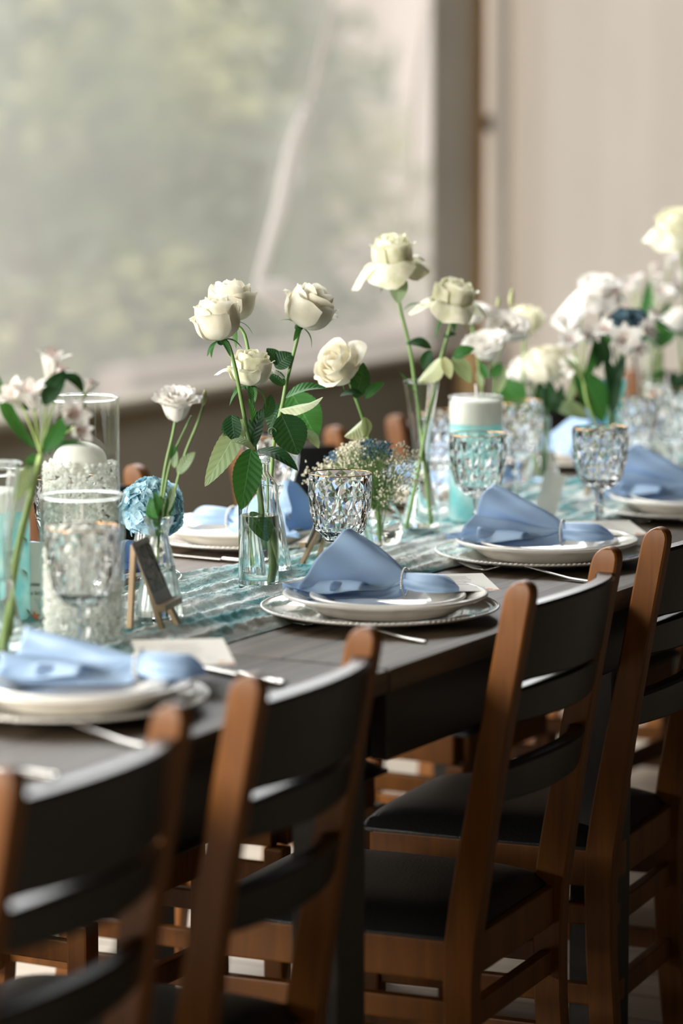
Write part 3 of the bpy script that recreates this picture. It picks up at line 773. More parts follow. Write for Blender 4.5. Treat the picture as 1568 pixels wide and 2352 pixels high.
def knife(a, b, label, tz=TZ):
    a = Vector(a); b = Vector(b); L = (b - a).length; d = (b - a) / L; s = Vector((-d.y, d.x, 0))
    t = thing('table_knife', label, 'knife', (a + b) / 2, 'knives beside the plates')
    def sect(l0, l1, wf, hf):
        m = MB()
        def f(u, v):
            l = l0 + (l1 - l0) * v; ang = 2 * pi * u; q = a + d * (l * L) + s * cos(ang) * wf(v); q.z = tz + .0045 + sin(ang) * hf(v); return q
        m.grid(10, 20, f, close=True, uv=False); return m
    sect(0, .55, lambda v: .0095 * min(1, (v + .01) * 4) ** .5, lambda v: .0011).build('knife_blade', STEEL, t)
    sect(.55, 1, lambda v: .0055 + .003 * v, lambda v: .0035 * (1 if v < .93 else .6)).build('knife_handle', STEEL, t)
    return t

def goblet(c, label, H=.172, R=.046, n=14, group='cut crystal water goblets'):
    c = Vector(c); t = thing('water_goblet', label, 'goblet', c, group)
    hb = H * .40
    # outer facetted bowl: lattice of long lozenges
    rows = [(.0075, 0.0), (.023, .06), (.0365, .22), (.0435, .46), (.0462, .72), (.0460, .93), (.0458, 1.0)]
    k = R / .0458; bh = H - hb
    m = MB(); vs = []; fs = []; idx = []
    for i, (r, h) in enumerate(rows):
        ring = []
        for j in range(n):
            a = 2 * pi * (j + .5 * (i % 2)) / n
            ring.append(len(vs)); vs.append(Vector((r * k * cos(a), r * k * sin(a), hb + bh * h)))
        idx.append(ring)
    for i in range(len(rows) - 1):
        A, B = idx[i], idx[i + 1]
        for j in range(n):
            j2 = (j + 1) % n
            if i == len(rows) - 2 or i == 0: pass
            # triangle with lens-like cut: centre vertex pushed inwards
            if i % 2 == 0: tris = [(A[j], A[j2], B[j]), (A[j2], B[j2], B[j])]
            else: tris = [(A[j], B[j2], B[j]), (A[j], A[j2], B[j2])]
            for tr in tris:
                if 1 <= i <= 4:
                    cc = (vs[tr[0]] + vs[tr[1]] + vs[tr[2]]) / 3
                    q = Vector((cc.x, cc.y, 0)); sc_ = (q.length - .0011) / q.length if i > 0 else 1
                    vs.append(Vector((cc.x * sc_, cc.y * sc_, cc.z))); ci = len(vs) - 1
                    fs += [(tr[0], tr[1], ci), (tr[1], tr[2], ci), (tr[2], tr[0], ci)]
                else: fs.append(tr)
    # smooth inside
    inner = [(r * k - .0034 if h < .85 else r * k - .0022, hb + bh * h) for r, h in rows][::-1]
    inner = [(R - .0018, H - .0002)] + inner[1:-2] + [(.016 * k, hb + bh * .10), (.006, hb + bh * .072), (0, hb + bh * .068)]
    base = len(vs); nn = n * 2; prev = None
    top = idx[-1]; ring_prev = top; first = True
    rings = []
    for (r, h) in inner:
        if r < 1e-6: rings.append([len(vs)]); vs.append(Vector((0, 0, h)))
        else:
            rg = []
            for j in range(n):
                a = 2 * pi * (j + .5 * ((len(rows) - 1) % 2)) / n; rg.append(len(vs)); vs.append(Vector((r * cos(a), r * sin(a), h)))
            rings.append(rg)
    seq = [top] + rings
    for A, B in zip(seq, seq[1:]):
        for j in range(n):
            j2 = (j + 1) % n
            if len(B) == 1: fs.append((A[j], A[j2], B[0]))
            else: fs.append((A[j], A[j2], B[j2], B[j]))
    fs.append(tuple(idx[0])[::-1])
    m.add([v + c for v in vs], fs); o = m.build('bowl', CRYSTAL, t, smooth=False, fix=True)
    m = MB()
    st = [(.0, .0), (.034, .0), (.0355, .0015), (.034, .003), (.02, .006), (.010, .011), (.0062, .020), (.0055, .032), (.0078, .040), (.0085, .045), (.0060, .050), (.0065, .058), (.0078, hb + .0005), (0, hb + .0005)]
    m.lathe([(r * k, z_) for r, z_ in st], 12, None, c); autosmooth(m.build('stem_and_foot', CRYSTAL, t, smooth=True, fix=True), 25)
    m = MB(); m.tube([c + Vector(((R - .0008) * cos(a), (R - .0008) * sin(a), H)) for a in [2 * pi * i / 64 for i in range(65)]], .0007, 6, cap=False)
    m.build('gilded_rim', GOLD, t)
    return t

def pchip(prof, sub=4):
    r = [p[0] for p in prof]; z = [p[1] for p in prof]; n = len(r)
    d = [(r[i + 1] - r[i]) / (z[i + 1] - z[i]) for i in range(n - 1)]; s_ = [0.0] * n
    for i in range(1, n - 1):
        if d[i - 1] * d[i] > 0:
            w1 = 2 * (z[i + 1] - z[i]) + (z[i] - z[i - 1]); w2 = (z[i + 1] - z[i]) + 2 * (z[i] - z[i - 1]); s_[i] = (w1 + w2) / (w1 / d[i - 1] + w2 / d[i])
    s_[0] = d[0]; s_[-1] = d[-1]; out = []
    for i in range(n - 1):
        h = z[i + 1] - z[i]
        for k in range(sub):
            t = k / sub
            out.append((r[i] * (1 + 2 * t) * (1 - t) ** 2 + h * s_[i] * t * (1 - t) ** 2 + r[i + 1] * t * t * (3 - 2 * t) + h * s_[i + 1] * t * t * (t - 1), z[i] + h * t))
    out.append((r[-1], z[-1])); return out
def vessel(name, label, c, prof, wall=.0022, base=.006, water=None, ribs=0, amp=0.0, group=None, cat='vase', mat=None, n=64, wmat=None, square=0.0):
    """prof: outer (r, z) from the base upward. One closed glass wall plus the water inside."""
    c = Vector(c); t = thing(name, label, cat, c, group)
    # resample profile smoothly
    pr = pchip(prof)
    def rin(z_):
        for (r0, z0), (r1, z1) in zip(pr, pr[1:]):
            if z0 <= z_ <= z1 + 1e-9: return (r0 + (r1 - r0) * (z_ - z0) / max(1e-6, z1 - z0)) - wall
        return pr[-1][0] - wall
    H = pr[-1][1]
    inner = [(max(.0008, r - wall), z_) for r, z_ in pr if z_ > base][::-1]
    pf = [(0, 0)] + pr + [(pr[-1][0] - wall * .5, H + wall * .4)] + inner + [(max(.0008, rin(base)), base), (0, base)]
    md = None
    no = len(pr) + 1
    def md(r, z_, a):
        if ribs:
            r = r * (1 + amp * cos(ribs * a))
        if square: r = r * (1 + square * abs(cos(2 * a + pi / 4 * 0)) ** 2)
        return r, z_
    m = MB(); m.lathe(pf, max(n, ribs * 6), md if (ribs or square) else None, c)
    autosmooth(m.build('glass_body', mat or GLASS, t, fix=True), 50)
    if water:
        zs = [base + .0004 + (water - base) * i / 14 for i in range(15)]
        wp = [(0, zs[0])] + [(max(.0008, rin(z_) + .00015), z_) for z_ in zs] + [(0, water)]
        m = MB(); m.lathe(wp, max(n, ribs * 6), md if (ribs or square) else None, c); autosmooth(m.build('water', wmat or WATER, t, fix=True), 50)
    return t

def candle(c, label, R=.036, H=.03, dome=.018, flat=False):
    c = Vector(c); t = thing('candle', label, 'candle', c, 'white dome candles')
    m = MB(); p = [(0, 0), (R * .7, 0), (R * .92, H * .3), (R, H * .75), (R * 1.0, H * .9), (R * .96, H)]
    if flat: p = [(0, 0), (R * .985, 0), (R, .0015), (R, H * .9), (R * .96, H)]
    p += [(R * .96 * cos(a), H + dome * sin(a)) for a in [pi / 2 * i / 8 for i in range(1, 8)]] + [(0, H + dome)]
    m.lathe(p, 40, None, c); m.build('wax_body', WAX, t, fix=True)
    m = MB(); m.tube([c + Vector((0, 0, H + dome - .002)), c + Vector((.001, .0, H + dome + .010)), c + Vector((.002, .001, H + dome + .022))], .0016, 6); m.build('wick', WAX, t)
    return t

# ================================================================== FLOWERS
def leaf(m, base, tip, width, nrm, sag=.08, fold=.25, ser=14, nu=8, nv=28, droop=0.0, wav=0.0, peak=.85):
    base = Vector(base); tip = Vector(tip); ax = tip - base; L = ax.length; ax.normalize()
    nrm = Vector(nrm); nrm = (nrm - ax * nrm.dot(ax)).normalized(); sd = ax.cross(nrm).normalized()
    def f(u, v):
        uu = (u - .5) * 2
        w_ = .5 * width * max(0, sin(pi * min(1, v ** peak))) ** .75 * (1 + (.05 * (1 - abs(((v * ser) % 1) * 2 - 1)) if ser else 0))
        if v > .985: w_ *= .2
        q = base + ax * (L * v) + nrm * (sag * L * sin(pi * v)) + nrm * (-droop * L * v * v)
        vein = .035 * width * abs(((v - abs(uu) * .35 * .5) * 9) % 1 - .5) if ser else 0
        q += sd * (uu * w_) + nrm * (abs(uu) ** 1.3 * w_ * fold + vein * (1 - abs(uu)) * .6 + wav * width * sin(v * 11 + uu * 2) * abs(uu))
        return q
    m.grid(nu, nv, f)
def frame(axis, ref=None):
    z = Vector(axis).normalized(); r = ref if ref is not None else RGT
    x = (r - z * r.dot(z)); x = x.normalized() if x.length > 1e-4 else z.orthogonal().normalized()
    return x, z.cross(x), z
def petal(m, c, fr, phi, rb, rt, h, W, curl=.0, cl_start=.7, ruff=0.0, rk=7, notch=.22, base=.10, nu=10, nv=12, z0=0.0, tip=0.0, drop=.6, skew=.05, ph=0.0):
    X, Y, Z = fr
    def f(u, v):
        uu = (u - .5) * 2
        vv = v * (1 - notch * abs(uu) ** 2.6)
        b0 = (1 - vv) ** 3; b1 = 3 * vv * (1 - vv) ** 2; b2 = 3 * vv * vv * (1 - vv); b3 = vv ** 3
        rho = b0 * base * rb + b1 * rb * 1.25 + b2 * rb * 1.12 + b3 * rt
        zz = b0 * 0 + b1 * h * .02 + b2 * h * .72 + b3 * h
        if vv > cl_start:
            q = (vv - cl_start) / (1 - cl_start)
            rho += curl * q * q * (1 + .15 * abs(uu)); zz -= curl * drop * q ** 2.2
        g = (.35 + .65 * min(1, v * 1.8) ** .8) * (1 - .18 * max(0, v - .6))
        rho += skew * rb * uu + ruff * sin(rk * uu + ph) * v ** 2.5 + tip * max(0, v - .8) * (1 - abs(uu)) * 5
        zz += ruff * .7 * cos(rk * 1.3 * uu + ph * 2) * v ** 2
        a = phi + uu * W * g
        return c + X * (rho * cos(a)) + Y * (rho * sin(a)) + Z * (z0 + zz)
    m.grid(nu, nv, f, uv=False)
def bloom_rose(parent, c, axis, R, H, openness=.3, seed=0, mat=None, loose=0, spin=0.0, ref=None, guard=3):
    """layered rose head, c = base of the head"""
    rn = random.Random(seed); c = Vector(c); fr = frame(axis, ref); m = MB()
    layers = []
    # heart: tight spiral
    for i in range(4): layers.append((.30 * R + .05 * R * i, .16 * R + .07 * R * i, H * (.97 + .01 * i), 1.25, 0, .9, 0))
    for i in range(5): layers.append((.62 * R + .03 * R * i, (.42 + .30 * openness + .03 * i) * R, H * (1.0 - .012 * i), .95, .05 * R, .75, .02 * R))
    for i in range(5): layers.append((.86 * R + .015 * R * i, (.66 + .36 * openness + .02 * i) * R, H * (.96 - .03 * i), .88, (.10 + .25 * openness) * R, .72, .03 * R))
    for i in range(guard): layers.append((.94 * R, (.84 + .40 * openness) * R, H * (.80 - .07 * i), .85 + .15 * loose, (.22 + .35 * openness + .40 * loose) * R, .62 - .15 * loose, (.05 + .07 * loose) * R))
    phi = spin
    for i, (rb, rt, h, W, curl, cs, ruff) in enumerate(layers):
        phi += 2.399963 + rn.uniform(-.15, .15)
        petal(m, c, fr, phi, rb, rt, h * rn.uniform(.96, 1.03), W, curl * rn.uniform(.6, 1.4), cs, ruff, 5 + rn.random() * 3, .20, ph=rn.uniform(0, 6), tip=.02 * R if i > 8 else 0, drop=.6 if i < 14 else .8 + 1.1 * loose)
    return m.build('bloom', mat or PETAL, parent)
def sepals(parent, c, axis, L, n=5, down=.3, seed=0, mat=None, w=.16):
    rn = random.Random(seed); X, Y, Z = frame(axis); m = MB()
    m.ico(Vector(c) - Z * L * .06, L * .19, 2, Matrix.Diagonal((1, 1, 1)))
    for k in range(n):
        a = 2 * pi * k / n + rn.uniform(-.25, .25); dr = X * cos(a) + Y * sin(a)
        tip = Vector(c) + dr * L * rn.uniform(.75, 1.05) - Z * L * rn.uniform(down * .4, down * 1.5)
        leaf(m, Vector(c) + dr * L * .08, tip, L * w * 1.6, Z, sag=.12, fold=.25, ser=0, nu=4, nv=10, droop=rn.uniform(-.1, .3))
    return m.build('sepals', mat or LEAFM, parent)
def stem(parent, pts, r0, r1, mat=None, name='stem', nodes=0):
    p = smooth_path(pts, 30); rs = []
    for i in range(len(p)):
        t = i / (len(p) - 1); rr = r0 + (r1 - r0) * t
        if nodes: rr *= 1 + .35 * exp(-(((t * nodes) % 1 - .5) / .06) ** 2)
        rs.append(rr)
    m = MB(); m.tube(p, rs, 8); return m.build(name, mat or STEM, parent)
def leaves(parent, lst, dep, mat=None):
    """lst: (bx,by,tx,ty,width_m,(nx,ny,nt),kw,mat)"""
    for L in lst:
        bx, by, tx, ty, wd, nr = L[:6]; kw = dict(L[6]) if len(L) > 6 else {}; mt = L[7] if len(L) > 7 else (mat or LEAF)
        d0 = kw.pop('d', 0); d1 = kw.pop('e', 0)
        m = MB(); leaf(m, P(bx, by, dep + d0), P(tx, ty, dep + d0 + d1), wd, S(*nr), **kw); m.build('leaf', mt, parent)
def rose(label, head, axis, R, H, stempts, dep, seed=0, openness=.3, loose=0, lv=(), sep=.032, group='cream roses', mat=None, sr=.0032, spin=0, guard=3, smat=None, down=.35, nsep=5):
    """head: pixel of bloom base; stempts from head downwards: (px,py,dep)"""
    c = P(head[0], head[1], dep); pts = [c] + [P(*q) for q in stempts]
    t = thing('rose', label, 'rose', pts[-1], group)
    stem(t, pts, sr * .8, sr * 1.1, smat)
    sepals(t, c, axis, sep, nsep, down, seed)
    bloom_rose(t, c, axis, R, H, openness, seed, mat, loose, spin, guard=guard)
    leaves(t, lv, dep)
    return t
def floret_alst(m, ms, c, axis, L, R, rn):
    fr = frame(axis); X, Y, Z = fr; a0 = rn.uniform(0, 6)
    for k in range(6):
        a = a0 + k * pi / 3; dr = X * cos(a) + Y * sin(a); big = 1 if k % 2 else .86
        def f(u, v, dr=dr, a=a, big=big):
            uu = (u - .5) * 2; w_ = R * (.42 if big == 1 else .30) * sin(pi * min(1, .06 + v ** 1.1 * .92)) ** .7
            rho = R * (.08 + .95 * v ** 1.9) * big; zz = L * (v * 1.05 - .32 * v ** 3)
            sdv = Z.cross(dr)
            return c + dr * rho + Z * (zz) + sdv * uu * w_ - dr * abs(uu) ** 2 * w_ * .35 * (1 - v)
        m.grid(6, 10, f, uv=False)
        if big < 1:
            for q in range(5):
                v = rn.uniform(.45, .8); uu = rn.uniform(-.4, .4)
                p = f(.5 + uu * .5, v); ms.tube([p + Z * .0004, p + Z * .0006 + dr * .003], .00035, 4)
    for k in range(5):
        a = a0 + k * 1.3; d = X * cos(a) + Y * sin(a); ms.tube([c + Z * L * .2, c + Z * L * .6 + d * R * .14, c + Z * L * .85 + d * R * .3], .0003, 4)
def alstroemeria(label, node, florets, stempts, dep, lv=(), group='white alstroemerias', smat=None, seed=0, fmat=None, sr=.0028, twig=None):
    rn = random.Random(seed)
    nd = P(node[0], node[1], dep); pts = [nd] + [P(*q) for q in stempts]
    t = thing('alstroemeria', label, 'flower', pts[-1], group)
    stem(t, pts, sr * .9, sr * 1.15, smat or STEML)
    tw = MB()
    for (fx, fy, dd, ax, L, R) in florets:
        c = P(fx, fy, dep + dd); A = S(*ax); m = MB(); ms = MB()
        floret_alst(m, ms, c, A, L, R, rn)
        fo = m.build('floret', fmat or PETALP, t); ms.build('floret_streaks', STREAK, fo, origin=Vector(fo.parent.location))
        tw.tube(smooth_path([nd, nd.lerp(c, .55) + A * -.004, c], 8), .0014, 6)
        tw.ico(c - A * .0005, .0035, 1)
    tw.build('flower_stalks', smat or STEML, t)
    leaves(t, lv, dep, LEAFM)
    return t
def lisianthus(label, heads, stempts, dep, lv=(), buds=(), group='white lisianthus', seed=0, smat=None, center=True):
    """heads: (px,py,ddep,axis,R,H,open)"""
    rn = random.Random(seed); pts = [P(*q) for q in stempts]
    t = thing('lisianthus', label, 'flower', pts[-1], group)
    stem(t, pts, .0018, .0024, smat or STEM)
    tw = MB()
    for (hx, hy, dd, ax, R, H, op, src) in heads:
        c = P(hx, hy, dep + dd); A = S(*ax); fr = frame(A); m = MB()
        phi = rn.uniform(0, 6)
        for (nn, rb, rt, hh, W, cu, rf) in ((5, .35, .30 + .25 * op, .92, .8, .05, .06), (5, .60, .62 + .35 * op, .98, .78, .18, .07), (5, .80, .85 + .45 * op, .95, .75, .30, .07), (4, .9, 1.0 + .5 * op, .86, .8, .38, .08)):
            for k in range(nn):
                phi += 2 * pi / nn + rn.uniform(-.1, .1)
                petal(m, c, fr, phi, rb * R * .8, rt * R, hh * H * rn.uniform(.95, 1.04), W, cu * R, .65, rf * R, 6 + rn.random() * 4, .10, ph=rn.uniform(0, 6), skew=.08)
            phi += .55
        m.build('bloom', PETALW, t)
        if op > .6 or center:
            q = MB(); q.tube([c, c + A * H * .45], .0016, 6); q.ico(c + A * H * .5, .0035, 1); q.build('flower_centre', plain('olive_centre', (.38, .36, .06), .6) if 'olive_centre' not in bpy.data.materials else bpy.data.materials['olive_centre'], t)
        if src is not None: tw.tube(smooth_path([pts[0].lerp(pts[-1], src), (pts[0].lerp(pts[-1], src)).lerp(c, .5) - A * .003, c], 8), .0014, 6)
        sepals(t, c, A, R * .8, 5, -.7, seed, None, .10)
    if tw.v: tw.build('side_stems', smat or STEM, t)
    for (bx, by, tx, ty, dd, r) in buds:
        a = P(bx, by, dep + dd); b = P(tx, ty, dep + dd); m = MB(); n = 12
        m.tube([a.lerp(b, i / n) for i in range(n + 1)], [max(.0003, r * sin(pi * min(1, (i / n) ** .8 * .97 + .03)) ** .8) for i in range(n + 1)], 8)
        m.build('bud', BUD, t)
    leaves(t, lv, dep, LEAFM)
    return t
BUD = plain('pale_green_bud', (.42, .45, .22), .5, var=.2, vscale=80)
# ================================================================== SETTINGS ON THE TABLE
def setting(x, y, tex, nap=None, variant=0, side=-1, gob=None, skew=0.0, doff=(.008, -.004)):
    """tex = where it is, in words; side -1 near side, +1 far side"""
    charger((x, y, TZ + .0015), 'pearly silver beaded charger plate ' + tex, 'silver charger plates')
    dx, dy = doff
    dinner((x + dx, y + dy, TZ + .0065), 'cream dinner plate with scrolled rim ' + tex, 'cream dinner plates')
    salad((x + dx, y + dy + .004 * side, TZ + .0110), 'small cream salad plate ' + tex, 'cream salad plates')
    if nap:
        napkin(nap, (-pi / 2 + skew) if side < 0 else (pi / 2 + skew), 'powder blue napkin in a pearl ring ' + tex, variant, flip=-1 if side < 0 else 1)
ZR = TZ + .0455
setting(-0.768, .017, 'nearest the viewer at lower left', on(322, 1527, ZR), 2, skew=.12)
setting(0.0, 0.0, 'in the centre before the crystal goblet', on(930, 1336, ZR), 0, skew=.14)
setting(0.60, .028, 'at right behind the amber chair posts', on(1292, 1222, ZR), 1, skew=.16)
setting(1.219, .035, 'on the near side at the right picture edge', on(1600, 1118, ZR), 1, skew=.1)
setting(-0.62, .52, 'on the far side at the far left edge', None, 0, 1)
setting(0.017, .522, 'on the far side behind the candle cylinders', (0.03, .555, ZR), 2, 1, skew=-.2, doff=(.0, .004))
setting(0.545, .522, 'on the far side behind the rose bottle', on(534, 1190, ZR), 1, 1, skew=-.15, doff=(-.004, .006))
setting(1.20, .53, "on the far side behind the tall flute vase", on(990, 1080, ZR), 0, 1, skew=.1)
setting(1.83, .53, 'on the far side behind the turquoise candle cylinder', on(1262, 1018, ZR), 0, 1, skew=-.1)
setting(2.45, .54, 'on the far side below the alstroemerias', on(1480, 985, ZR), 2, 1, skew=0)
setting(3.05, .54, 'on the far side at the far right', None, 0, 1)

# cutlery
def tb(px, py): q = on(px, py, TZ + .006); return q
fork(tb(637, 1418), tb(978, 1468), 'steel fork under the central charger plate')
fork(tb(1056, 1296), tb(1352, 1330), 'steel fork lying before the right-hand plate behind the chair')
fork(tb(-20, 1640), tb(330, 1706), 'blurred steel fork before the lower left plate')
fork(tb(1432, 1188), tb(1660, 1212), 'steel fork before the plate at the right edge')
knife(tb(430, 1520), tb(652, 1566), 'steel knife with its end showing behind the second chair')
knife(tb(-80, 1748), tb(130, 1780), 'steel knife tip at lower left behind the nearest chair')
knife(tb(360, 1267), tb(640, 1294), 'steel knife beside the far plate behind the glass bud vase')
# menu cards
def card_on(px, py, z_, dirx, diry, w_, h_, label, tilt=0.0, stars=2):
    c = on(px, py, z_)
    menu_card(c, dirx, diry, w_, h_, label, 'menu cards under the napkins', stars=stars)
ez = Vector((0, 0, 1))
def mc(c, yaw, tiltx, w_, h_, label, stars=2):
    ex = Vector((cos(yaw), sin(yaw), 0)); ey = Vector((-sin(yaw), cos(yaw), 0))
    R_ = Matrix.Rotation(tiltx, 3, ex)
    return menu_card(c, ex, R_ @ ey, w_, h_, label, 'menu cards under the napkins', stars=stars)
mc(on(1048, 1338, TZ + .0362), -.95, .02, .100, .145, 'cream menu card with coral starfish under the central napkin')
mc(on(420, 1498, TZ + .0362), -.95, .03, .115, .16, 'blurred cream menu card under the lower left napkin')
mc(on(1392, 1213, TZ + .0362), -.95, .03, .105, .14, 'cream menu card under the right-hand napkin')
# card standing behind the right napkin
a = on(1268, 1190, TZ + .012)
q = thing('standing_card', 'plain beige card leaning against the flared glass bottle', 'card', a)
m = MB(); ex = S(1, .0, .15); ex.z = -.25; ex.normalize(); ey = Vector((0, 0, 1)) + RGT * -.42 - TOW * .25; ey.normalize()
nz = ex.cross(ey).normalized(); ey = nz.cross(ex)
m.box(P(1262, 1138, 5.50), (.036, .080, .0007), Matrix((ex, ey, nz)).transposed()); m.build('card_sheet', PAPER, q, smooth=False)

# message card behind the left candles
c = on(98, 1428, TZ + .013); ex = (RGT + Vector((0, 0, -.02))).normalized(); ey = (Vector((0, 0, 1)) + RGT * -.02).normalized()
nz = ex.cross(ey).normalized(); ey = nz.cross(ex)
dmc = (on(98, 1428, TZ + .013) - CAM).dot(FWD)
t = thing('message_card', 'cream message card with handwriting and red starfish between the left candles', 'card', c)
cc = P(112, 1336, dmc); m = MB(); m.box(cc, (.060, .108, .0007), Matrix((ex, ey, nz)).transposed()); m.build('card_sheet', PAPER, t, smooth=False)
def text_mesh(txt, pos, size, ex, ey, mat, parent, name):
    cu = bpy.data.curves.new('lettering', 'FONT'); cu.body = txt; cu.size = size; cu.shear = .35; cu.space_character = .92; cu.extrude = .00008
    o = bpy.data.objects.new('lettering', cu); COL.objects.link(o)
    dg = bpy.context.evaluated_depsgraph_get(); me = bpy.data.meshes.new_from_object(o.evaluated_get(dg)); bpy.data.objects.remove(o)
    nz = ex.cross(ey); R3 = Matrix((ex * .8, ey, nz)).transposed().to_4x4()
    me.transform(Matrix.Translation(pos - MB.org(parent)) @ R3); me.materials.clear(); me.materials.append(mat)
    ob = bpy.data.objects.new(name, me); COL.objects.link(ob); ob.parent = parent
fz = nz * .0006
def mp_(px, py): return P(px, py, dmc) + fz
for tx, px, py in (('le que', 70, 1309), ('ntear a', 70, 1346), ('u lado', 70, 1366)):
    text_mesh(tx, mp_(px, py), .0085, ex, ey, INK, t, 'handwritten_text')
m = MB(); star(m, mp_(80, 1417), ex, ey, nz, .0088, 1.7); m.build('printed_starfish', CORAL, t, smooth=False)
m = MB()
for k in range(5): m.tube([mp_(92, 1400), mp_(86 + 3 * k, 1388), mp_(78 + 5 * k, 1374)], .00025, 4)
m.build('printed_seaweed', AQUAINK, t)

# ================================================================== GLASSES
def gb(px, py, label, **k): 
    p = on(px, py, TZ + .008 + .17)
    return goblet((p.x, p.y, TZ + .008), label, **k)
gb(780.5, 1090, 'sharp cut crystal goblet with thin gold rim behind the central napkin')
gb(190, 1215, 'blurred cut crystal goblet before the two clear candle cylinders', R=.047)
gb(1098, 1000, 'cut crystal goblet in front of the right turquoise candle cylinder', R=.0465)
gb(622, 1000, 'cut crystal goblet on the far side behind the rose bottle')
gb(1008, 948, 'cut crystal goblet on the far side behind the tall flute vase')
gb(1378, 985, 'cut crystal goblet on the far side beside the small easel at right')
gb(1188, 925, 'cut crystal goblet on the far side behind the turquoise candle')
gb(1452, 915, 'cut crystal goblet on the far side beside the pale stems at right')
gb(1545, 898, 'farthest cut crystal goblet at the right picture edge')
gb(150, 1100, 'cut crystal goblet on the far side hidden behind the crystal-filled cylinders')

RZ = TZ + .010
def cyl(c, label, R, H, water=None, wmat=None, name='candle_cylinder'):
    t = vessel(name, label, c, [(R - .002, 0), (R, .002), (R, .01), (R, H * .5), (R, H - .002), (R, H)], .0013, .008, water, wmat=wmat, group='straight glass candle cylinders', mat=THING)
    m = MB(); m.tube([Vector(c) + Vector(((R - .0007) * cos(a), (R - .0007) * sin(a), H)) for a in [2 * pi * i / 72 for i in range(73)]], .0014, 8, cap=False); m.build('rim', CRYSTAL, t); return t
def crystals(c, label, R, z0, z1, n, seed, hole=None):
    rn = random.Random(seed); m = MB()
    for k in range(n):
        a = rn.uniform(0, 2 * pi); edge = rn.random() < .62
        rr = (R - .004) * (1 - .05 * rn.random()) if edge else (R - .006) * sqrt(rn.random())
        zz = rn.uniform(z0, z1) + (.006 * sin(a * 2 + seed) if k % 4 == 0 else 0)
        s = rn.uniform(.0022, .0042)
        zz = min(zz, z1 + .004)
        M_ = Matrix.Rotation(rn.uniform(0, 6), 3, 'X') @ Matrix.Rotation(rn.uniform(0, 6), 3, 'Y') @ Matrix.Diagonal((1, rn.uniform(.6, 1), rn.uniform(.6, 1.2)))
        m.ico(Vector(c) + Vector((rr * cos(a), rr * sin(a), zz)), s, 1 if k % 3 == 0 else 0 + 1, M_)
    o = m.build('crystal_gravel', GEL, smooth=False, origin=c); return tag(o, label, 'crystals', None, 'stuff')
# tall cylinder L3
p = on(187, 1424, RZ); R3 = .0525 * 1.0
R3 = 91 / 7500 * (p - CAM).dot(FWD); H3 = .302
cL3 = Vector((p.x + .02, p.y + .045, RZ)); 
def place(px, py, back=0.0):
    q = on(px, py, RZ); return Vector((q.x, q.y, RZ))
cL3 = place(187, 1415); d3 = (cL3 - CAM).dot(FWD); R3 = 91 / FPX * d3
cyl(cL3, 'tall clear glass cylinder full of crystals with a white candle at left', R3, .301)
crystals(cL3, 'clear crystals filling the tall left candle cylinder', R3 - .0014, .010, .213, 2600, 1)
candle(cL3 + Vector((0, 0, .198)), 'white dome candle on crystals in the tall left cylinder', R3 * .70, .018, .025)
cL2 = place(201, 1478); d2 = (cL2 - CAM).dot(FWD); R2 = 97 / FPX * d2
cL2 = cL2 + Vector((-.004, .004, 0))
cyl(cL2, 'shorter clear glass cylinder of crystals behind the blurred goblet', R2, .195)
crystals(cL2, 'clear crystals filling the shorter left candle cylinder', R2 - .0014, .010, .128, 1700, 2)
candle(cL2 + Vector((0, 0, .118)), 'white dome candle on crystals in the shorter left cylinder', R2 * .74, .018, .026)
# turquoise cylinder left edge
cB = place(-8, 1432); dB = (cB - CAM).dot(FWD); RB = 80 / FPX * dB
cyl(cB, 'turquoise water cylinder with leaf sprigs at the left picture edge', RB, .207, .155, TEALWATER)
candle(cB + Vector((0, 0, .1555)), 'white floating candle in the turquoise cylinder at the left edge', RB * .975, .024, .006, True)
# turquoise cylinder right
cR = place(1091, 1203); dR = (cR - CAM).dot(FWD); RR = 62 / FPX * dR
cyl(cR, 'turquoise water cylinder with leaf sprigs behind the right crystal goblet', RR, .212, .168, TEALWATER)
candle(cR + Vector((0, 0, .1685)), 'white floating candle in the right turquoise cylinder', RR * .972, .036, .006, True)
def sprig(c, R, lst, label):
    t = thing('leaf_sprig', label, 'sprig', c, 'green sprigs in turquoise water')
    st_ = MB()
    for (a0, z0, a1, z1, w_) in lst:
        def q(a, z_, rr=R - .0018): return c + Vector((0, 0, z_)) + (RGT * sin(a) + TOW * cos(a)).normalized() * rr
        st_.tube([q(a0, z0), q((a0 + a1) / 2, (z0 + z1) / 2 + .004), q(a1, z1)], .0008, 5)
        m = MB(); leaf(m, q(a1, z1, R - .0016), q(a1 + .45, z1 - .012, R - .0016), w_, TOW, ser=0, fold=.1); m.build('leaf', LEAFM, t)
    st_.build('twig', STEM, t)
sprig(cR, RR - .0022, [(-.5, .150, .3, .135, .010), (.3, .135, .9, .150, .008), (-.6, .070, -.1, .052, .009), (0, .030, .4, .045, .010), (.5, .100, .9, .085, .008)], 'thin green sprig inside the right turquoise cylinder')
sprig(cB, RB - .0022, [(.4, .150, .9, .120, .011), (.2, .060, .9, .075, .010), (.6, .03, 1.1, .022, .010), (0, .12, .5, .10, .009)], 'thin green sprig inside the turquoise cylinder at left edge')
# crystal cylinder far right
cX = place(1528, 1066); dX = (cX - CAM).dot(FWD); RX = 58 / FPX * dX
cyl(cX, 'clear glass cylinder of crystals at the right picture edge', RX, .155)
crystals(cX, 'clear crystals in the cylinder at the right picture edge', RX - .0014, .010, .138, 650, 5)
candle(cX + Vector((0, 0, .130)), 'white dome candle in the cylinder at the right edge', RX * .6, .012, .008)

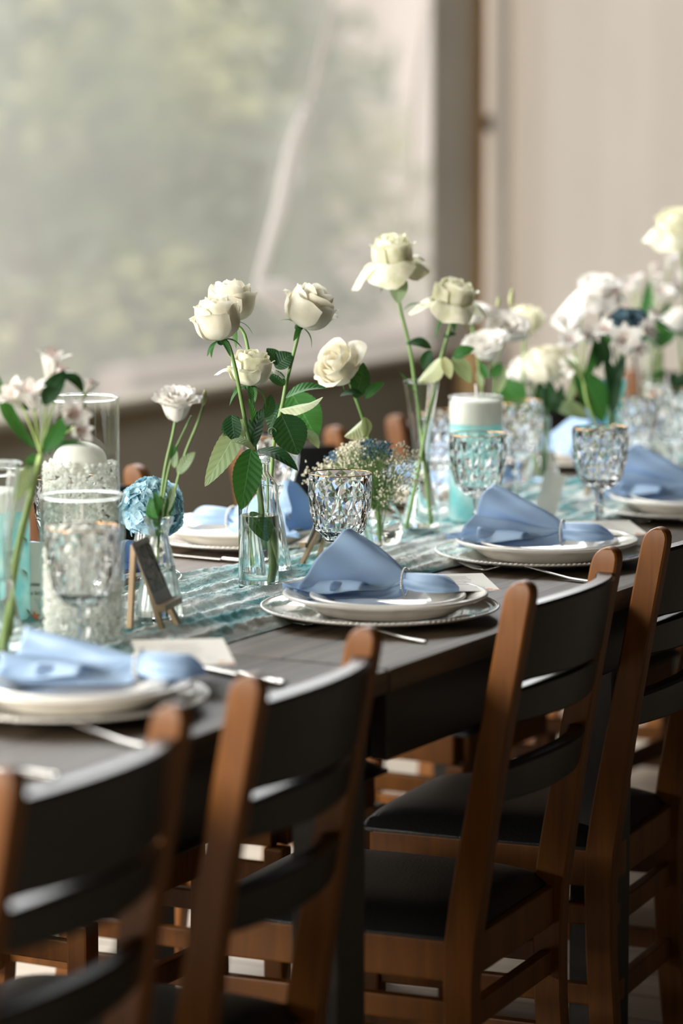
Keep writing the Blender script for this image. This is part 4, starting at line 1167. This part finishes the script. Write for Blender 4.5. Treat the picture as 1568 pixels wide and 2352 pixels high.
# bottle with roses (sharp)
cJ = place(594, 1353); dJ = (cJ - CAM).dot(FWD); RJ = 46 / FPX * dJ
kx = RJ / .0288
vessel('glass_bottle', 'clear cylindrical glass bottle of water holding the nearest cream roses', cJ,
       [(RJ - .003, 0), (RJ - .0005, .0015), (RJ, .005), (RJ, .02), (RJ, .08), (RJ, .138), (RJ - .001, .149), (RJ - .0045, .158), (RJ - .0105, .165), (.0162, .1695), (.0156, .172), (.0156, .184), (.0172, .1855), (.0172, .1875), (.0158, .189), (.0172, .191), (.0172, .193), (.0165, .195)],
       .0022, .009, .108, group='glass flower vases')
# ribbed flared bud vases
def budvase(px, py, label, s=1.0, water=.075, mat=None):
    c = place(px, py)
    pr = [(.027, 0), (.0305, .003), (.031, .008), (.0295, .022), (.026, .045), (.0215, .07), (.0175, .092), (.0135, .108), (.0122, .116), (.0145, .126), (.0185, .134), (.0192, .138)]
    return c, vessel('bud_vase', label, c, [(r * s, z_ * s) for r, z_ in pr], .0024, .01, water * s, ribs=16, amp=.03, group='glass flower vases', mat=mat, cat='vase')
budvase(366, 1428, 'ribbed flared glass bud vase behind the mini easel', 1.03)
budvase(622, 1322, 'ribbed flared glass bud vase just behind the rose bottle', .98)
budvase(338, 1325, 'small ribbed glass vase under the blue hydrangea', .85)
# flute vases
def flute(px, py, label, s=1.0, water=.12, mat=None, H=.250):
    c = place(px, py); pr = [(.0270, 0), (.0305, .003), (.031, .008), (.028, .03), (.0215, .065), (.0155, .10), (.0140, .125), (.0155, .155), (.0205, .195), (.0255, .228), (.0292, .25)]
    return vessel('flute_vase', label, c, [(r * s, z_ * H / .25) for r, z_ in pr], .0024, .014, water, group='glass flower vases', ribs=12, amp=.012, mat=mat)
flute(966, 1228, 'tall waisted clear flute vase with two crossing rose stems')
flute(3, 1512, 'blurred flute vase with thick alstroemeria stem at the left edge', 1.0, .10)
flute(1475, 1064, 'tall pale flute vase with light green stems at right', .95, .08)
# round baby's breath vase
cV = place(880, 1256)
vessel('round_vase', "small round-bellied clear vase holding the baby's breath", cV, [(.018, 0), (.022, .002), (.029, .016), (.0315, .032), (.029, .048), (.020, .062), (.0145, .072), (.0145, .082), (.0175, .09)], .002, .006, .045, group='glass flower vases')
# flared bottle right
cF = place(1247, 1112)
vessel('glass_bottle', 'clear flared glass bottle with leaning card and dark rose stems', cF, [(.027, 0), (.0295, .003), (.029, .012), (.024, .045), (.018, .07), (.0125, .09), (.0115, .105), (.0115, .118), (.0135, .122)], .002, .008, .06, group='glass flower vases')
# slim teal vase and others
TEALG = glassmat('teal_glass', (0.45, 0.82, 0.80), .02)
cT = place(1401, 1128)
vessel('bud_vase', 'slim teal-tinted tall vase with a bundle of dark green stems', cT, [(.018, 0), (.0185, .004), (.013, .03), (.0105, .07), (.012, .11), (.018, .15), (.026, .185), (.030, .20)], .002, .01, .09, group='glass flower vases', mat=TEALG)
cS = place(1198, 1100)
vessel('glass_tube', 'slender clear glass tube standing left of the flared bottle', cS, [(.014, 0), (.0148, .003), (.0138, .03), (.013, .07), (.0135, .12), (.0145, .15), (.0135, .158)], .002, .01, .1, group='glass flower vases')
candle(cS + Vector((0, 0, .1)), 'slim white round-topped candle in the slender glass tube', .0112, .03, .011)
cS2 = place(1118, 1168)
vessel('bud_vase', 'plain clear vase hidden behind the right turquoise cylinder', cS2, [(.02, 0), (.022, .003), (.02, .03), (.014, .08), (.012, .12), (.017, .16)], .002, .01, .08, group='glass flower vases')
cS3 = place(1575, 1040)
vessel('bud_vase', 'clear vase just outside the right edge holding the white roses', cS3, [(.02, 0), (.022, .003), (.02, .03), (.014, .08), (.012, .12), (.017, .16)], .002, .01, .08, group='glass flower vases')

# ------------------------------------------------------------------ mini easels
def easel(o, yaw, label, s=1.0, photo=True):
    """o = centre between the front feet; front faces local -y"""
    t = thing('mini_easel', label, 'easel', o, 'small wooden table easels')
    R_ = Matrix.Rotation(yaw, 3, 'Z'); H = .100 * s
    def L(x, y, z_): return Vector(o) + R_ @ Vector((x, y, z_))
    def bar(a, b, w_, th):
        m = MB(); a = L(*a); b = L(*b); d = (b - a); ln = d.length; d.normalize(); fx = R_ @ Vector((0, 1, 0)); sx = d.cross(fx).normalized(); sy = sx.cross(d) * -1
        m.box((a + b) / 2, (w_, th, ln), Matrix((sx, sy, d)).transposed(), bev=.0006); return m
    tl = .041 * s
    bar((-.030 * s, 0, 0), (-.004 * s, tl, H), .0095 * s, .006 * s).build('front_leg', EASELW, t, smooth=False)
    bar((.030 * s, 0, 0), (.004 * s, tl, H), .0095 * s, .006 * s).build('front_leg', EASELW, t, smooth=False)
    bar((0, .050 * s, 0), (0, tl + .004, H * .98), .0095 * s, .006 * s).build('rear_leg', EASELW, t, smooth=False)
    bar((-.034 * s, .002 * s, .030 * s), (.034 * s, .002 * s, .030 * s), .008 * s, .011 * s).build('ledge', EASELW, t, smooth=False)
    if photo:
        pt = thing('framed_photo', 'small dark blurred photo print ' + photo, 'photo', L(0, 0, .035 * s), 'photo prints on easels')
        ey = (L(0, tl, H) - L(0, 0, 0)).normalized(); ex = R_ @ Vector((1, 0, 0)); nz = ex.cross(ey)
        c = L(0, 0, 0) + ey * (.072 * s) + nz * .0045 * s
        M3 = Matrix((ex, ey, nz)).transposed()
        m = MB(); m.box(c, (.062 * s, .078 * s, .0012), M3); m.build('print_border', plain('grey_print_border', (.42, .40, .37), .35), pt, smooth=False)
        m = MB(); m.box(c + nz * .0009 + ey * .004 * s, (.054 * s, .056 * s, .0006), M3); m.build('printed_picture', PHOTO, pt, smooth=False)
    return t
def photomat():
    m, nt, b = newmat('dark_photo_print'); b.inputs['Roughness'].default_value = .25
    tc = N(nt, 'ShaderNodeTexCoord'); n = N(nt, 'ShaderNodeTexNoise', i_Scale=55.0, i_Detail=2.0); nt.links.new(tc.outputs['Object'], n.inputs['Vector'])
    cr = N(nt, 'ShaderNodeValToRGB'); cr.color_ramp.elements[0].position = .45; cr.color_ramp.elements[1].position = .72
    cr.color_ramp.elements[0].color = (.05, .047, .035, 1); cr.color_ramp.elements[1].color = (.35, .27, .19, 1)
    nt.links.new(n.outputs['Fac'], cr.inputs[0]); nt.links.new(cr.outputs[0], b.inputs['Base Color']); return m
PHOTO = photomat()
o_ = place(393, 1446); easel(o_, radians(14), 'small wooden easel with dark photo before the ribbed bud vase', 1.15, 'on the left mini easel')
o_ = place(712, 1290); easel(o_, radians(184), 'small wooden easel seen from behind beside the crystal goblet', 1.0, "on the easel behind the goblet")
o_ = place(1345, 1135); easel(o_, radians(205), 'blurred small wooden easel with spread legs at right', 1.15, None)

# ================================================================== FLOWERS
dJ_ = dJ
# three roses in the sharp bottle
rose('large cream rosebud leaning left at the front of the rose bottle', (507, 780), S(-.16, 1, .10), .0335, .064,
     [(532, 785, 4.66), (545, 850, 4.67), (558, 930, 4.69), (572, 1010, 4.71), (584, 1060, 4.725), (594, 1130, 4.73), (604, 1220, 4.73), (612, 1290, 4.73), (612, 1345, 4.73)] and
     [(524, 790, 4.66), (541, 850, 4.67), (556, 930, 4.69), (572, 1010, 4.715), (588, 1060, 4.73), (598, 1130, 4.735), (607, 1220, 4.735), (613, 1290, 4.735), (611, 1342, 4.735)],
     4.66, 3, .16, lv=[
      (560, 962, 470, 1118, .0335, (.1, .1, 1), dict(sag=.08, fold=.3, d=.05, e=-.03), LEAFP),
      (548, 958, 510, 1000, .024, (.2, .2, 1), dict(sag=.12, d=.03, fold=.2), LEAF),
      (532, 952, 541, 1016, .026, (-.2, .2, 1), dict(sag=.1, d=.02), LEAF),
      (528, 1012, 588, 1040, .018, (0, 1, .5), dict(sag=.15, d=.0), LEAFP),
      (577, 1030, 553, 1172, .041, (.1, .1, 1), dict(sag=.05, fold=.28, d=.0, e=-.03), LEAFM),
      (588, 1035, 685, 1082, .026, (-.1, 1, .5), dict(sag=.14, fold=.2, d=-.01, e=-.04), LEAF),
      (575, 1175, 608, 1242, .026, (.6, .1, 1), dict(sag=.08, d=.06), LEAFM),
     ], sep=.034, down=.5)
rose('tall cream rose rising behind the leaning bud in the bottle', (530, 738), S(-.02, 1, -.1), .0345, .062,
     [(560, 765, 4.79), (573, 830, 4.78), (580, 900, 4.77), (583, 1000, 4.75), (588, 1060, 4.74), (596, 1150, 4.74), (612, 1240, 4.735), (632, 1335, 4.735)], 4.79, 8, .12, sep=.034, down=.8, nsep=4, spin=1.3,
     lv=[(600, 1225, 636, 1338, .016, (.5, .1, 1), dict(sag=.03, d=-.03), LEAFM)])
rose('low greenish cream rose with loose outer petals in the bottle', (572, 884), S(.10, 1, .12), .0300, .052,
     [(577, 905, 4.73), (580, 960, 4.73), (584, 1030, 4.735), (590, 1065, 4.738), (596, 1120, 4.74), (598, 1190, 4.74), (604, 1260, 4.74)], 4.72, 14, .55, loose=.5, sep=.036, down=.6, mat=PETALG,
     lv=[(583, 1020, 582, 1022, .001, (0, 0, 1), dict(ser=0)),
         (577, 1030, 605, 938, .028, (-.5, .1, 1), dict(sag=.1, d=.0), LEAF),
         (585, 985, 570, 915, .010, (.5, .0, 1), dict(sag=.1), LEAFM),
         (608, 960, 622, 905, .018, (.5, .3, 1), dict(sag=.15, d=.03), LEAF)])
# curled tendril + the leafy part around the second vase
rose('cream rose tilted right on a bare stem in the ribbed vase behind the bottle', (688, 748), S(.50, .85, .10), .0365, .066,
     [(686, 765, 4.87), (672, 820, 4.87), (657, 880, 4.86), (648, 930, 4.86), (634, 990, 4.85), (626, 1045, 4.84), (622, 1110, 4.835), (618, 1200, 4.83), (606, 1296, 4.825)], 4.87, 21, .30, sep=.036, down=.45, nsep=4,
     lv=[(654, 885, 612, 850, .020, (.0, .3, 1), dict(sag=.15, d=-.02, droop=.1), LEAF),
         (640, 838, 612, 800, .022, (.3, .4, .8), dict(sag=.1), LEAF),
         (632, 845, 672, 812, .030, (-.2, .3, .9), dict(sag=.12, fold=.2), LEAF),
         (655, 915, 752, 892, .026, (0, .9, .4), dict(sag=.12, fold=.3, d=.02), LEAFM),
         (648, 930, 618, 985, .030, (-.4, .3, .9), dict(sag=.1), LEAF),
         (640, 940, 742, 912, .025, (0, .8, .7), dict(sag=-.06, fold=-.45, d=-.04, e=-.05, wav=.03), LEAFV),
         (646, 952, 684, 1045, .052, (.2, .1, 1), dict(sag=.06, fold=.16, d=-.06), LEAF),
         (668, 900, 728, 1008, .056, (-.1, .2, 1), dict(sag=.06, fold=.12, d=.07), LEAFM),
         (700, 988, 732, 1030, .018, (.5, .3, .8), dict(sag=.1, d=.06), LEAFP)])
m = MB(); q0 = P(624, 992, 4.80)
m.tube([q0 + RGT * (.007 * (1 - t_ / 30) * cos(t_ * .38)) + UPV * (.007 * (1 - t_ / 30) * sin(t_ * .38)) for t_ in range(26)], .0010, 6)
rr_ = [o for o in COL.objects if o.name.startswith('rose') and o.type == 'EMPTY'][-1]
m.build('tendril', STEMD, rr_)
rose("creamy rose facing left beside the baby's breath", (800, 858), S(-.62, .52, .62), .0330, .054,
     [(806, 885, 5.02), (826, 940, 5.03), (845, 1000, 5.04), (856, 1060, 5.05), (866, 1150, 5.06), (872, 1240, 5.07)], 5.0, 31, .36, loose=.1, sep=.03, guard=3,
     lv=[(815, 915, 834, 832, .030, (.4, .2, .9), dict(sag=.1, d=.02), LEAF),
         (838, 915, 882, 878, .018, (0, .6, .8), dict(sag=.12), LEAFM),
         (832, 905, 780, 905, .016, (0, .8, .5), dict(sag=.1, droop=.1), LEAF),
         (840, 960, 790, 1003, .034, (-.5, .5, .7), dict(sag=-.1, fold=-.7), LEAFV),
         (836, 958, 838, 1005, .020, (.6, .2, .7), dict(sag=.1), LEAFP)])
# flute vase roses
rose('highest cream rose with drooping outer petals in the flute vase', (905, 632), S(-.10, 1, .1), .034, .066,
     [(912, 670, 5.24), (919, 710, 5.24), (932, 760, 5.25), (944, 820, 5.255), (952, 880, 5.26), (962, 950, 5.26), (970, 1020, 5.26), (978, 1090, 5.26), (990, 1205, 5.26)], 5.24, 40, .45, loose=1.0, sep=.03, mat=PETALG, guard=5, down=.7,
     lv=[(918, 628, 914, 698, .030, (-.1, .2, 1), dict(sag=.1, ser=0, d=-.04), LEAFP),
         (926, 712, 975, 700, .009, (0, 1, .3), dict(sag=.15, ser=0, d=.0), LEAFM),
         (990, 800, 932, 790, .024, (0, .8, .6), dict(sag=.14), LEAF),
         (956, 905, 916, 852, .004, (0, .8, .6), dict(sag=.0, ser=0), LEAFM)])
rose('greenish cream rose leaning right in the flute vase', (1035, 722), S(.18, 1, .15), .034, .058,
     [(1034, 745, 5.27), (1022, 790, 5.27), (1008, 840, 5.265), (996, 900, 5.26), (982, 960, 5.26), (968, 1040, 5.255), (950, 1130, 5.25), (932, 1215, 5.25)], 5.27, 47, .42, loose=.8, sep=.034, mat=PETALG, down=.7,
     lv=[(988, 803, 972, 852, .020, (-.3, .2, 1), dict(sag=.1), LEAF),
         (1012, 822, 958, 880, .034, (-.3, .6, .7), dict(sag=-.1, fold=-.5, d=-.03), LEAFV),
         (1018, 820, 1034, 870, .020, (.3, .2, .8), dict(sag=.0, d=-.03), LEAFV),
         (1018, 775, 1048, 768, .012, (0, .7, .7), dict(sag=.15), LEAF),
         (1040, 822, 1090, 800, .022, (0, .6, .8), dict(sag=.1), LEAFM),
         (1038, 820, 1080, 880, .028, (.2, .3, .9), dict(sag=.1), LEAFP)])

# baby's breath
def babys():
    rn = random.Random(9); c0_ = P(873, 1172, 5.06)
    t = thing('babys_breath', "cloud of white and dark blue baby's breath behind the crystal goblet", 'flowers', (cV.x, cV.y, cV.z + .012))
    st_ = MB(); wb = MB(); bb = MB(); b0_ = Vector((cV.x, cV.y, cV.z + .012))
    mains = []
    for k in range(11):
        a = b0_ + Vector((rn.uniform(-.012, .012), rn.uniform(-.012, .012), 0)); n_ = c0_ + Vector((rn.uniform(-.010, .010), rn.uniform(-.010, .010), rn.uniform(.0, .02)))
        st_.tube([a, a.lerp(n_, .5), n_], .0007, 5); mains.append(n_)
    tips = []
    for k in range(1050):
        # dome spread to the left, longer thin sprays to the right
        if k < 760: px = rn.gauss(820, 54); top = 1008 + abs(px - 838) ** 1.7 * .022; py = top + abs(rn.gauss(0, 34)); 
        elif k < 950: px = rn.gauss(888, 28); py = rn.uniform(1015, 1160)
        else: px = rn.uniform(900, 962); py = rn.uniform(1030, 1135)
        px = max(700, px)
        if px < 850 and py > 1120: py = 1120 - rn.random() * 60
        tips.append((P(px, py, 5.04 + rn.gauss(0, .035)), px, py))
    for i, (p, px, py) in enumerate(tips):
        b_ = rn.choice(mains); mid = b_.lerp(p, .55) + Vector((rn.gauss(0, .004), rn.gauss(0, .004), rn.gauss(0, .004) + .004))
        if i % 2 == 0: st_.tube([b_, mid, p], [.00045, .00035, .00025], 3, cap=False)
        blue = (px < 775 and py < 1058 and px > 715 and rn.random() < .8) or (832 < px < 905 and py < 1052 and rn.random() < .85)
        for q in range(3 if blue else 2):
            o = p + Vector((rn.gauss(0, .0022), rn.gauss(0, .0022), rn.gauss(0, .0022)))
            (bb if blue else wb).ico(o, rn.uniform(.0009, .0021), 1)
    for o_ in (st_.build('fine_stems', STEM, t), wb.build('white_buds', BABYW, t), bb.build('blue_buds', NAVYB, t)): o_['kind'] = 'stuff'
BABYW = plain('cream_tiny_buds', (.66, .62, .48), .7, var=.3, vscale=150)
babys()

# hydrangeas
def hydrangea(c, R, label, mat, stempts, n=170, seed=0, fs=.0085, group='dyed hydrangea heads', zsq=.95):
    rn = random.Random(seed); c = Vector(c); t = thing('hydrangea', label, 'flower', stempts[-1], group)
    stem(t, [c] + stempts, .003, .003, STEM)
    m = MB()
    for k in range(n):
        z_ = 1 - 1.75 * (k + .5) / n; a = k * 2.39996 + rn.uniform(-.2, .2); q = sqrt(max(0, 1 - z_ * z_))
        d = Vector((q * cos(a), q * sin(a), z_)).normalized(); p = c + Vector((d.x, d.y, d.z * zsq)) * R * rn.uniform(.84, 1.02)
        X, Y, Z = frame(d + Vector((rn.gauss(0, .3), rn.gauss(0, .3), rn.gauss(0, .3))), d.orthogonal()); a0 = rn.uniform(0, 1.5); f_ = fs * rn.uniform(.85, 1.25)
        for j in range(4):
            aa = a0 + j * pi / 2; dr = X * cos(aa) + Y * sin(aa); sd = Z.cross(dr)
            def f(u, v, dr=dr, sd=sd):
                uu = (u - .5) * 2; w_ = f_ * .62 * sin(pi * min(1, .08 + v * .86)) ** .6
                return p + dr * (f_ * (.05 + 1.05 * v * (1 - .10 * uu * uu))) + sd * uu * w_ + Z * (f_ * (.30 * v - .12 * v * v + .12 * uu * uu))
            m.grid(4, 4, f, uv=False)
    m.build('flower_head', mat, t)
    m = MB()
    for k in range(60):
        a = k * 2.4; z_ = rn.uniform(-.8, .9); q = sqrt(1 - z_ * z_); m.tube([c - Vector((0, 0, R * .7)), c + Vector((q * cos(a), q * sin(a), z_)) * R * .82], .0007, 4)
    m.build('flower_stalks', STEM, t)
hv = place(338, 1325)
hydrangea(P(350, 1168, (hv - CAM).dot(FWD)), .0435, 'pale turquoise blue hydrangea head behind the ribbed bud vase', HYD, [P(345, 1250, (hv - CAM).dot(FWD)), hv + Vector((0, 0, .012))], 210, 4, .0105)
NAVYH = translucent('dark_blue_hydrangea_petal', (.05, .11, .15), .15, c2=(.12, .20, .25), rough=.7, var=.2)
hydrangea(P(1442, 745, 5.80), .036, 'dark dusty blue hydrangea among the white alstroemerias', NAVYH, [P(1425, 830, 5.80), P(1408, 950, 5.79), cT + Vector((.002, 0, .014))], 150, 6, .0085, zsq=.7)

# left lisianthus
dl = (place(366, 1428) - CAM).dot(FWD)
lisianthus('open white ruffled lisianthus with a closed bud above the mini easel', [(405, 966, 0, (.05, 1, .42), .0205, .047, .55, None)],
           [(402, 966, dl), (396, 1000, dl), (378, 1080, dl), (366, 1180, dl), (362, 1260, dl), (362, 1330, dl), (372, 1410, dl)], dl,
           lv=[(366, 1190, 352, 1128, .013, (.4, .1, 1), dict(ser=0, sag=.2)), (360, 1212, 346, 1140, .016, (-.5, .1, 1), dict(ser=0, sag=.15)),
               (372, 1190, 404, 1112, .012, (.3, .4, .8), dict(ser=0, sag=.1), LEAFP), (378, 1195, 392, 1120, .014, (.6, .0, 1), dict(ser=0, sag=.1)),
               (395, 1060, 400, 1020, .010, (.3, .2, 1), dict(ser=0, sag=.1)), (401, 1075, 404, 1030, .012, (-.4, .0, 1), dict(ser=0, sag=.1), LEAFP),
               (408, 1090, 448, 1038, .017, (.0, .5, .9), dict(ser=0, sag=.12), LEAFP), (355, 1260, 368, 1205, .013, (0, 0, 1), dict(ser=0)),
               ], buds=[(466, 932, 471, 893, 0, .0042)], seed=2)
lz = [o for o in COL.objects if o.name.startswith('lisianthus')][-1]
stem(lz, [P(467, 932, dl), P(452, 975, dl), P(422, 1050, dl), P(398, 1140, dl), P(372, 1230, dl)], .0016, .0022, STEM, 'side_stem')
stem(lz, [P(440, 955, dl + .01), P(425, 985, dl + .01), P(392, 1060, dl), P(374, 1150, dl), P(364, 1220, dl)], .0013, .002, STEM, 'side_stem')

# left alstroemeria
da = (place(3, 1512) - CAM).dot(FWD)
alstroemeria('blush white alstroemeria cluster on a thick stem at left', (94, 1045), [
    (78, 940, -.02, (-.15, 1, .35), .046, .027), (112, 885, .02, (.15, 1, .1), .060, .024), (50, 932, .0, (-.6, .75, .5), .040, .025),
    (150, 965, .0, (.45, .35, .7), .040, .024), (196, 905, .03, (.5, .8, .2), .026, .012), (130, 900, .05, (.3, 1, -.1), .042, .02), (168, 985, .02, (.5, -.1, .7), .034, .018)],
    [(88, 1070, da), (66, 1160, da), (44, 1250, da), (28, 1340, da), (14, 1430, da), (6, 1490, da)], da,
    lv=[(80, 1030, -4, 862, .022, (.6, .3, .7), dict(ser=0, sag=-.18, fold=.3, wav=.04)),
        (100, 1040, 158, 950, .022, (.4, .4, .8), dict(ser=0, sag=.12)), (105, 1040, 198, 1008, .016, (0, .9, .5), dict(ser=0, sag=.1, droop=.2)),
        (72, 1060, 40, 1150, .020, (.3, .2, 1), dict(ser=0, sag=.1), LEAFP), (100, 930, 150, 850, .026, (.2, .4, .9), dict(ser=0, sag=.2, d=-.02), LEAF),
        (140, 860, 192, 905, .020, (.2, .8, .6), dict(ser=0, sag=.2, d=-.02), LEAF), (190, 915, 168, 985, .012, (.8, 0, .6), dict(ser=0, sag=.15), LEAF), (40, 920, 84, 935, .014, (0, .3, 1), dict(ser=0, sag=-.2), LEAF),
        (60, 1075, 80, 1040, .012, (.4, .2, 1), dict(ser=0), LEAFM)],
    seed=5, sr=.0048)

# right-hand group
lisianthus('pair of ruffled white lisianthus with slim buds above the right candle', [
    (1122, 824, 0, (-.25, 1, .45), .0255, .046, .65, None), (1160, 778, .05, (.12, .8, .62), .024, .040, .8, .12)],
    [(1128, 828, 5.55), (1136, 880, 5.56), (1128, 960, 5.57), (1120, 1060, 5.58), (1116, 1150, 5.585)], 5.55,
    lv=[(1118, 870, 1100, 830, .016, (0, .3, 1), dict(ser=0, sag=.1)), (1130, 868, 1150, 832, .018, (.3, .3, 1), dict(ser=0, sag=.1)), (1142, 905, 1160, 840, .014, (.3, .1, 1), dict(ser=0), LEAFP), (1106, 890, 1096, 850, .012, (0, .3, 1), dict(ser=0), LEAFP)],
    buds=[(1172, 705, 1176, 660, .04, .0052), (1142, 706, 1146, 680, .05, .0035)], seed=7)
lisianthus('small white lisianthus half hidden behind the leaning greenish rose', [(1082, 742, .05, (.15, 1, .3), .021, .038, .5, .1)],
    [(1085, 750, 5.6), (1100, 850, 5.6), (1112, 960, 5.59), (1118, 1150, 5.585)], 5.55, seed=9)
rose('cream rosebud standing behind the ruffled white lisianthus', (1205, 762), S(.10, 1, .05), .031, .048, [(1203, 790, 5.86), (1201, 850, 5.86), (1206, 930, 5.88), (1214, 1000, 5.9), (1238, 1096, 5.91)], 5.86, 55, .35, sep=.024, mat=PETALG)
rose('round cream rose with dark sepals above the flared bottle', (1256, 876), S(-.08, 1, .20), .040, .066,
     [(1257, 890, 5.86), (1256, 930, 5.9), (1256, 1000, 5.91), (1252, 1096, 5.915)], 5.84, 60, .25, sep=.03, smat=STEMD,
     lv=[(1200, 935, 1146, 872, .052, (-.1, .2, 1), dict(sag=.1, ser=0, fold=.15), LEAFM),
         (1240, 940, 1240, 870, .02, (0, .2, 1), dict(sag=.1, ser=0), LEAF), (1262, 945, 1262, 872, .026, (0, .2, 1), dict(sag=.1, ser=0), LEAF), (1275, 950, 1292, 880, .016, (0, .2, 1), dict(sag=.1, ser=0), LEAF)])
rose('smaller bright white rose tucked beside the round cream rose', (1212, 872), S(-.25, 1, .3), .028, .042, [(1222, 900, 5.95), (1240, 1000, 5.93), (1246, 1090, 5.925)], 5.97, 63, .4, mat=PETALW, smat=STEMD,
     lv=[(1322, 850, 1384, 972, .056, (.3, .2, .9), dict(sag=.15, ser=0, fold=.2, d=-.15), LEAFM), (1275, 935, 1352, 962, .036, (.0, .6, .8), dict(sag=.12, ser=0, d=-.1), LEAFP), (1320, 852, 1300, 935, .016, (.3, .2, .9), dict(sag=.1, ser=0), LEAFP)])
alstroemeria('white alstroemeria cluster right of the round cream rose', (1340, 880), [
    (1318, 800, 0, (-.3, .7, .6), .04, .026), (1345, 790, .04, (.2, .7, .6), .04, .026), (1300, 755, .03, (-.4, 1, .2), .038, .020), (1335, 720, .05, (.5, 1, 0), .044, .016), (1322, 845, .05, (-.5, .1, .8), .034, .022)],
    [(1350, 930, 5.75), (1378, 1010, 5.77), (1394, 1110, 5.78)], 5.75, lv=[(1340, 880, 1366, 770, .018, (.4, .2, .9), dict(ser=0, sag=.15)), (1365, 780, 1372, 850, .022, (.4, .2, .9), dict(ser=0, sag=.15), LEAF), (1335, 870, 1292, 820, .014, (.4, .2, .9), dict(ser=0, sag=.15), LEAFP)], seed=11, fmat=PETALW)
rose('loose white rose with spread petals highest in the right-hand cluster', (1372, 690), S(.05, 1, .3), .034, .046, [(1380, 720, 5.84), (1384, 800, 5.83), (1395, 900, 5.82), (1400, 1000, 5.81), (1402, 1110, 5.80)], 5.84, 70, .7, loose=1.0, mat=PETALW, smat=STEMD,
     lv=[(1388, 720, 1360, 690, .012, (0, .3, 1), dict(ser=0), LEAF), (1384, 800, 1398, 755, .02, (.4, 0, 1), dict(ser=0), LEAFM)])
alstroemeria('grey-white alstroemeria facing forward below the dark hydrangea', (1412, 850), [
    (1432, 785, -.04, (.0, .35, 1), .03, .033), (1400, 770, .0, (-.5, .6, .6), .034, .022), (1470, 770, .0, (.6, .5, .6), .034, .024), (1490, 745, .05, (.5, .9, .2), .034, .020), (1415, 700, .1, (0, 1, .2), .034, .018), (1455, 800, .0, (.4, 0, .8), .03, .02)],
    [(1408, 900, 5.74), (1402, 980, 5.76), (1403, 1110, 5.775)], 5.72, seed=13, smat=STEMD, sr=.004,
    lv=[(1395, 840, 1378, 770, .02, (.3, .2, 1), dict(ser=0), LEAF), (1410, 900, 1388, 820, .022, (.3, .2, 1), dict(ser=0), LEAF), (1412, 900, 1434, 815, .022, (-.3, .2, 1), dict(ser=0), LEAF), (1406, 950, 1412, 850, .022, (0, .2, 1), dict(ser=0), LEAF), (1470, 735, 1545, 760, .014, (0, .9, .4), dict(ser=0, sag=.1, d=.1), LEAF)])
dq = (place(1475, 1064) - CAM).dot(FWD)
alstroemeria('tall white alstroemeria cluster with bright green leaves at right', (1492, 800), [
    (1462, 672, 0, (-.2, 1, .1), .046, .020), (1450, 680, .03, (-.4, 1, .1), .03, .016), (1505, 660, .02, (0, 1, .1), .036, .018), (1535, 622, .05, (.1, 1, .1), .046, .020), (1520, 690, .0, (0, .8, .5), .038, .026), (1548, 680, .02, (.4, .7, .5), .038, .024), (1490, 720, .05, (-.2, .6, .6), .034, .02), (1562, 650, .1, (.3, 1, .0), .036, .018), (1500, 628, .04, (-.1, 1, .1), .026, .011)],
    [(1488, 860, dq), (1484, 930, dq), (1478, 1000, dq), (1476, 1050, dq)], dq, seed=15, fmat=PETALW,
    lv=[(1490, 790, 1490, 640, .026, (-.3, .2, 1), dict(ser=0, sag=.15)), (1498, 800, 1535, 690, .030, (.3, .2, 1), dict(ser=0, sag=.15)), (1510, 800, 1560, 730, .024, (.3, .2, 1), dict(ser=0, sag=.15)), (1480, 800, 1462, 740, .02, (-.3, .2, 1), dict(ser=0, sag=.15), LEAFM),
        (1500, 860, 1520, 800, .018, (.3, .2, 1), dict(ser=0, sag=.1), LEAFP), (1496, 870, 1530, 850, .016, (.3, .7, 1), dict(ser=0, sag=.1), LEAFM)])
alz = [o for o in COL.objects if o.name.startswith('alstroemeria')][-1]
for (x_, k_) in ((1508, 0), (1520, 1)): stem(alz, [P(x_, 800, dq + .02), P(x_ - 2, 870, dq + .01), P(1490 + 4 * k_, 960, dq), P(1480, 1050, dq)], .0022, .003, STEML, 'side_stem')
rose('cream rose cut by the right picture edge, highest of all', (1556, 552), S(-.05, 1, .25), .038, .06, [(1566, 580, 6.05), (1574, 700, 6.1), (1580, 850, 6.2), (1580, 960, 6.27), (1577, 1030, 6.30)], 6.05, 80, .5, loose=.9, mat=PETALG)
rose('white rosebud at the right edge below the alstroemerias', (1560, 758), S(-.1, 1, .2), .026, .042, [(1562, 800, 6.15), (1570, 900, 6.25), (1576, 1030, 6.31)], 6.12, 83, .3, mat=PETALW,
     lv=[(1560, 930, 1545, 850, .026, (0, .2, 1), dict(ser=0), LEAF), (1566, 930, 1570, 850, .02, (0, .2, 1), dict(ser=0), LEAF)])
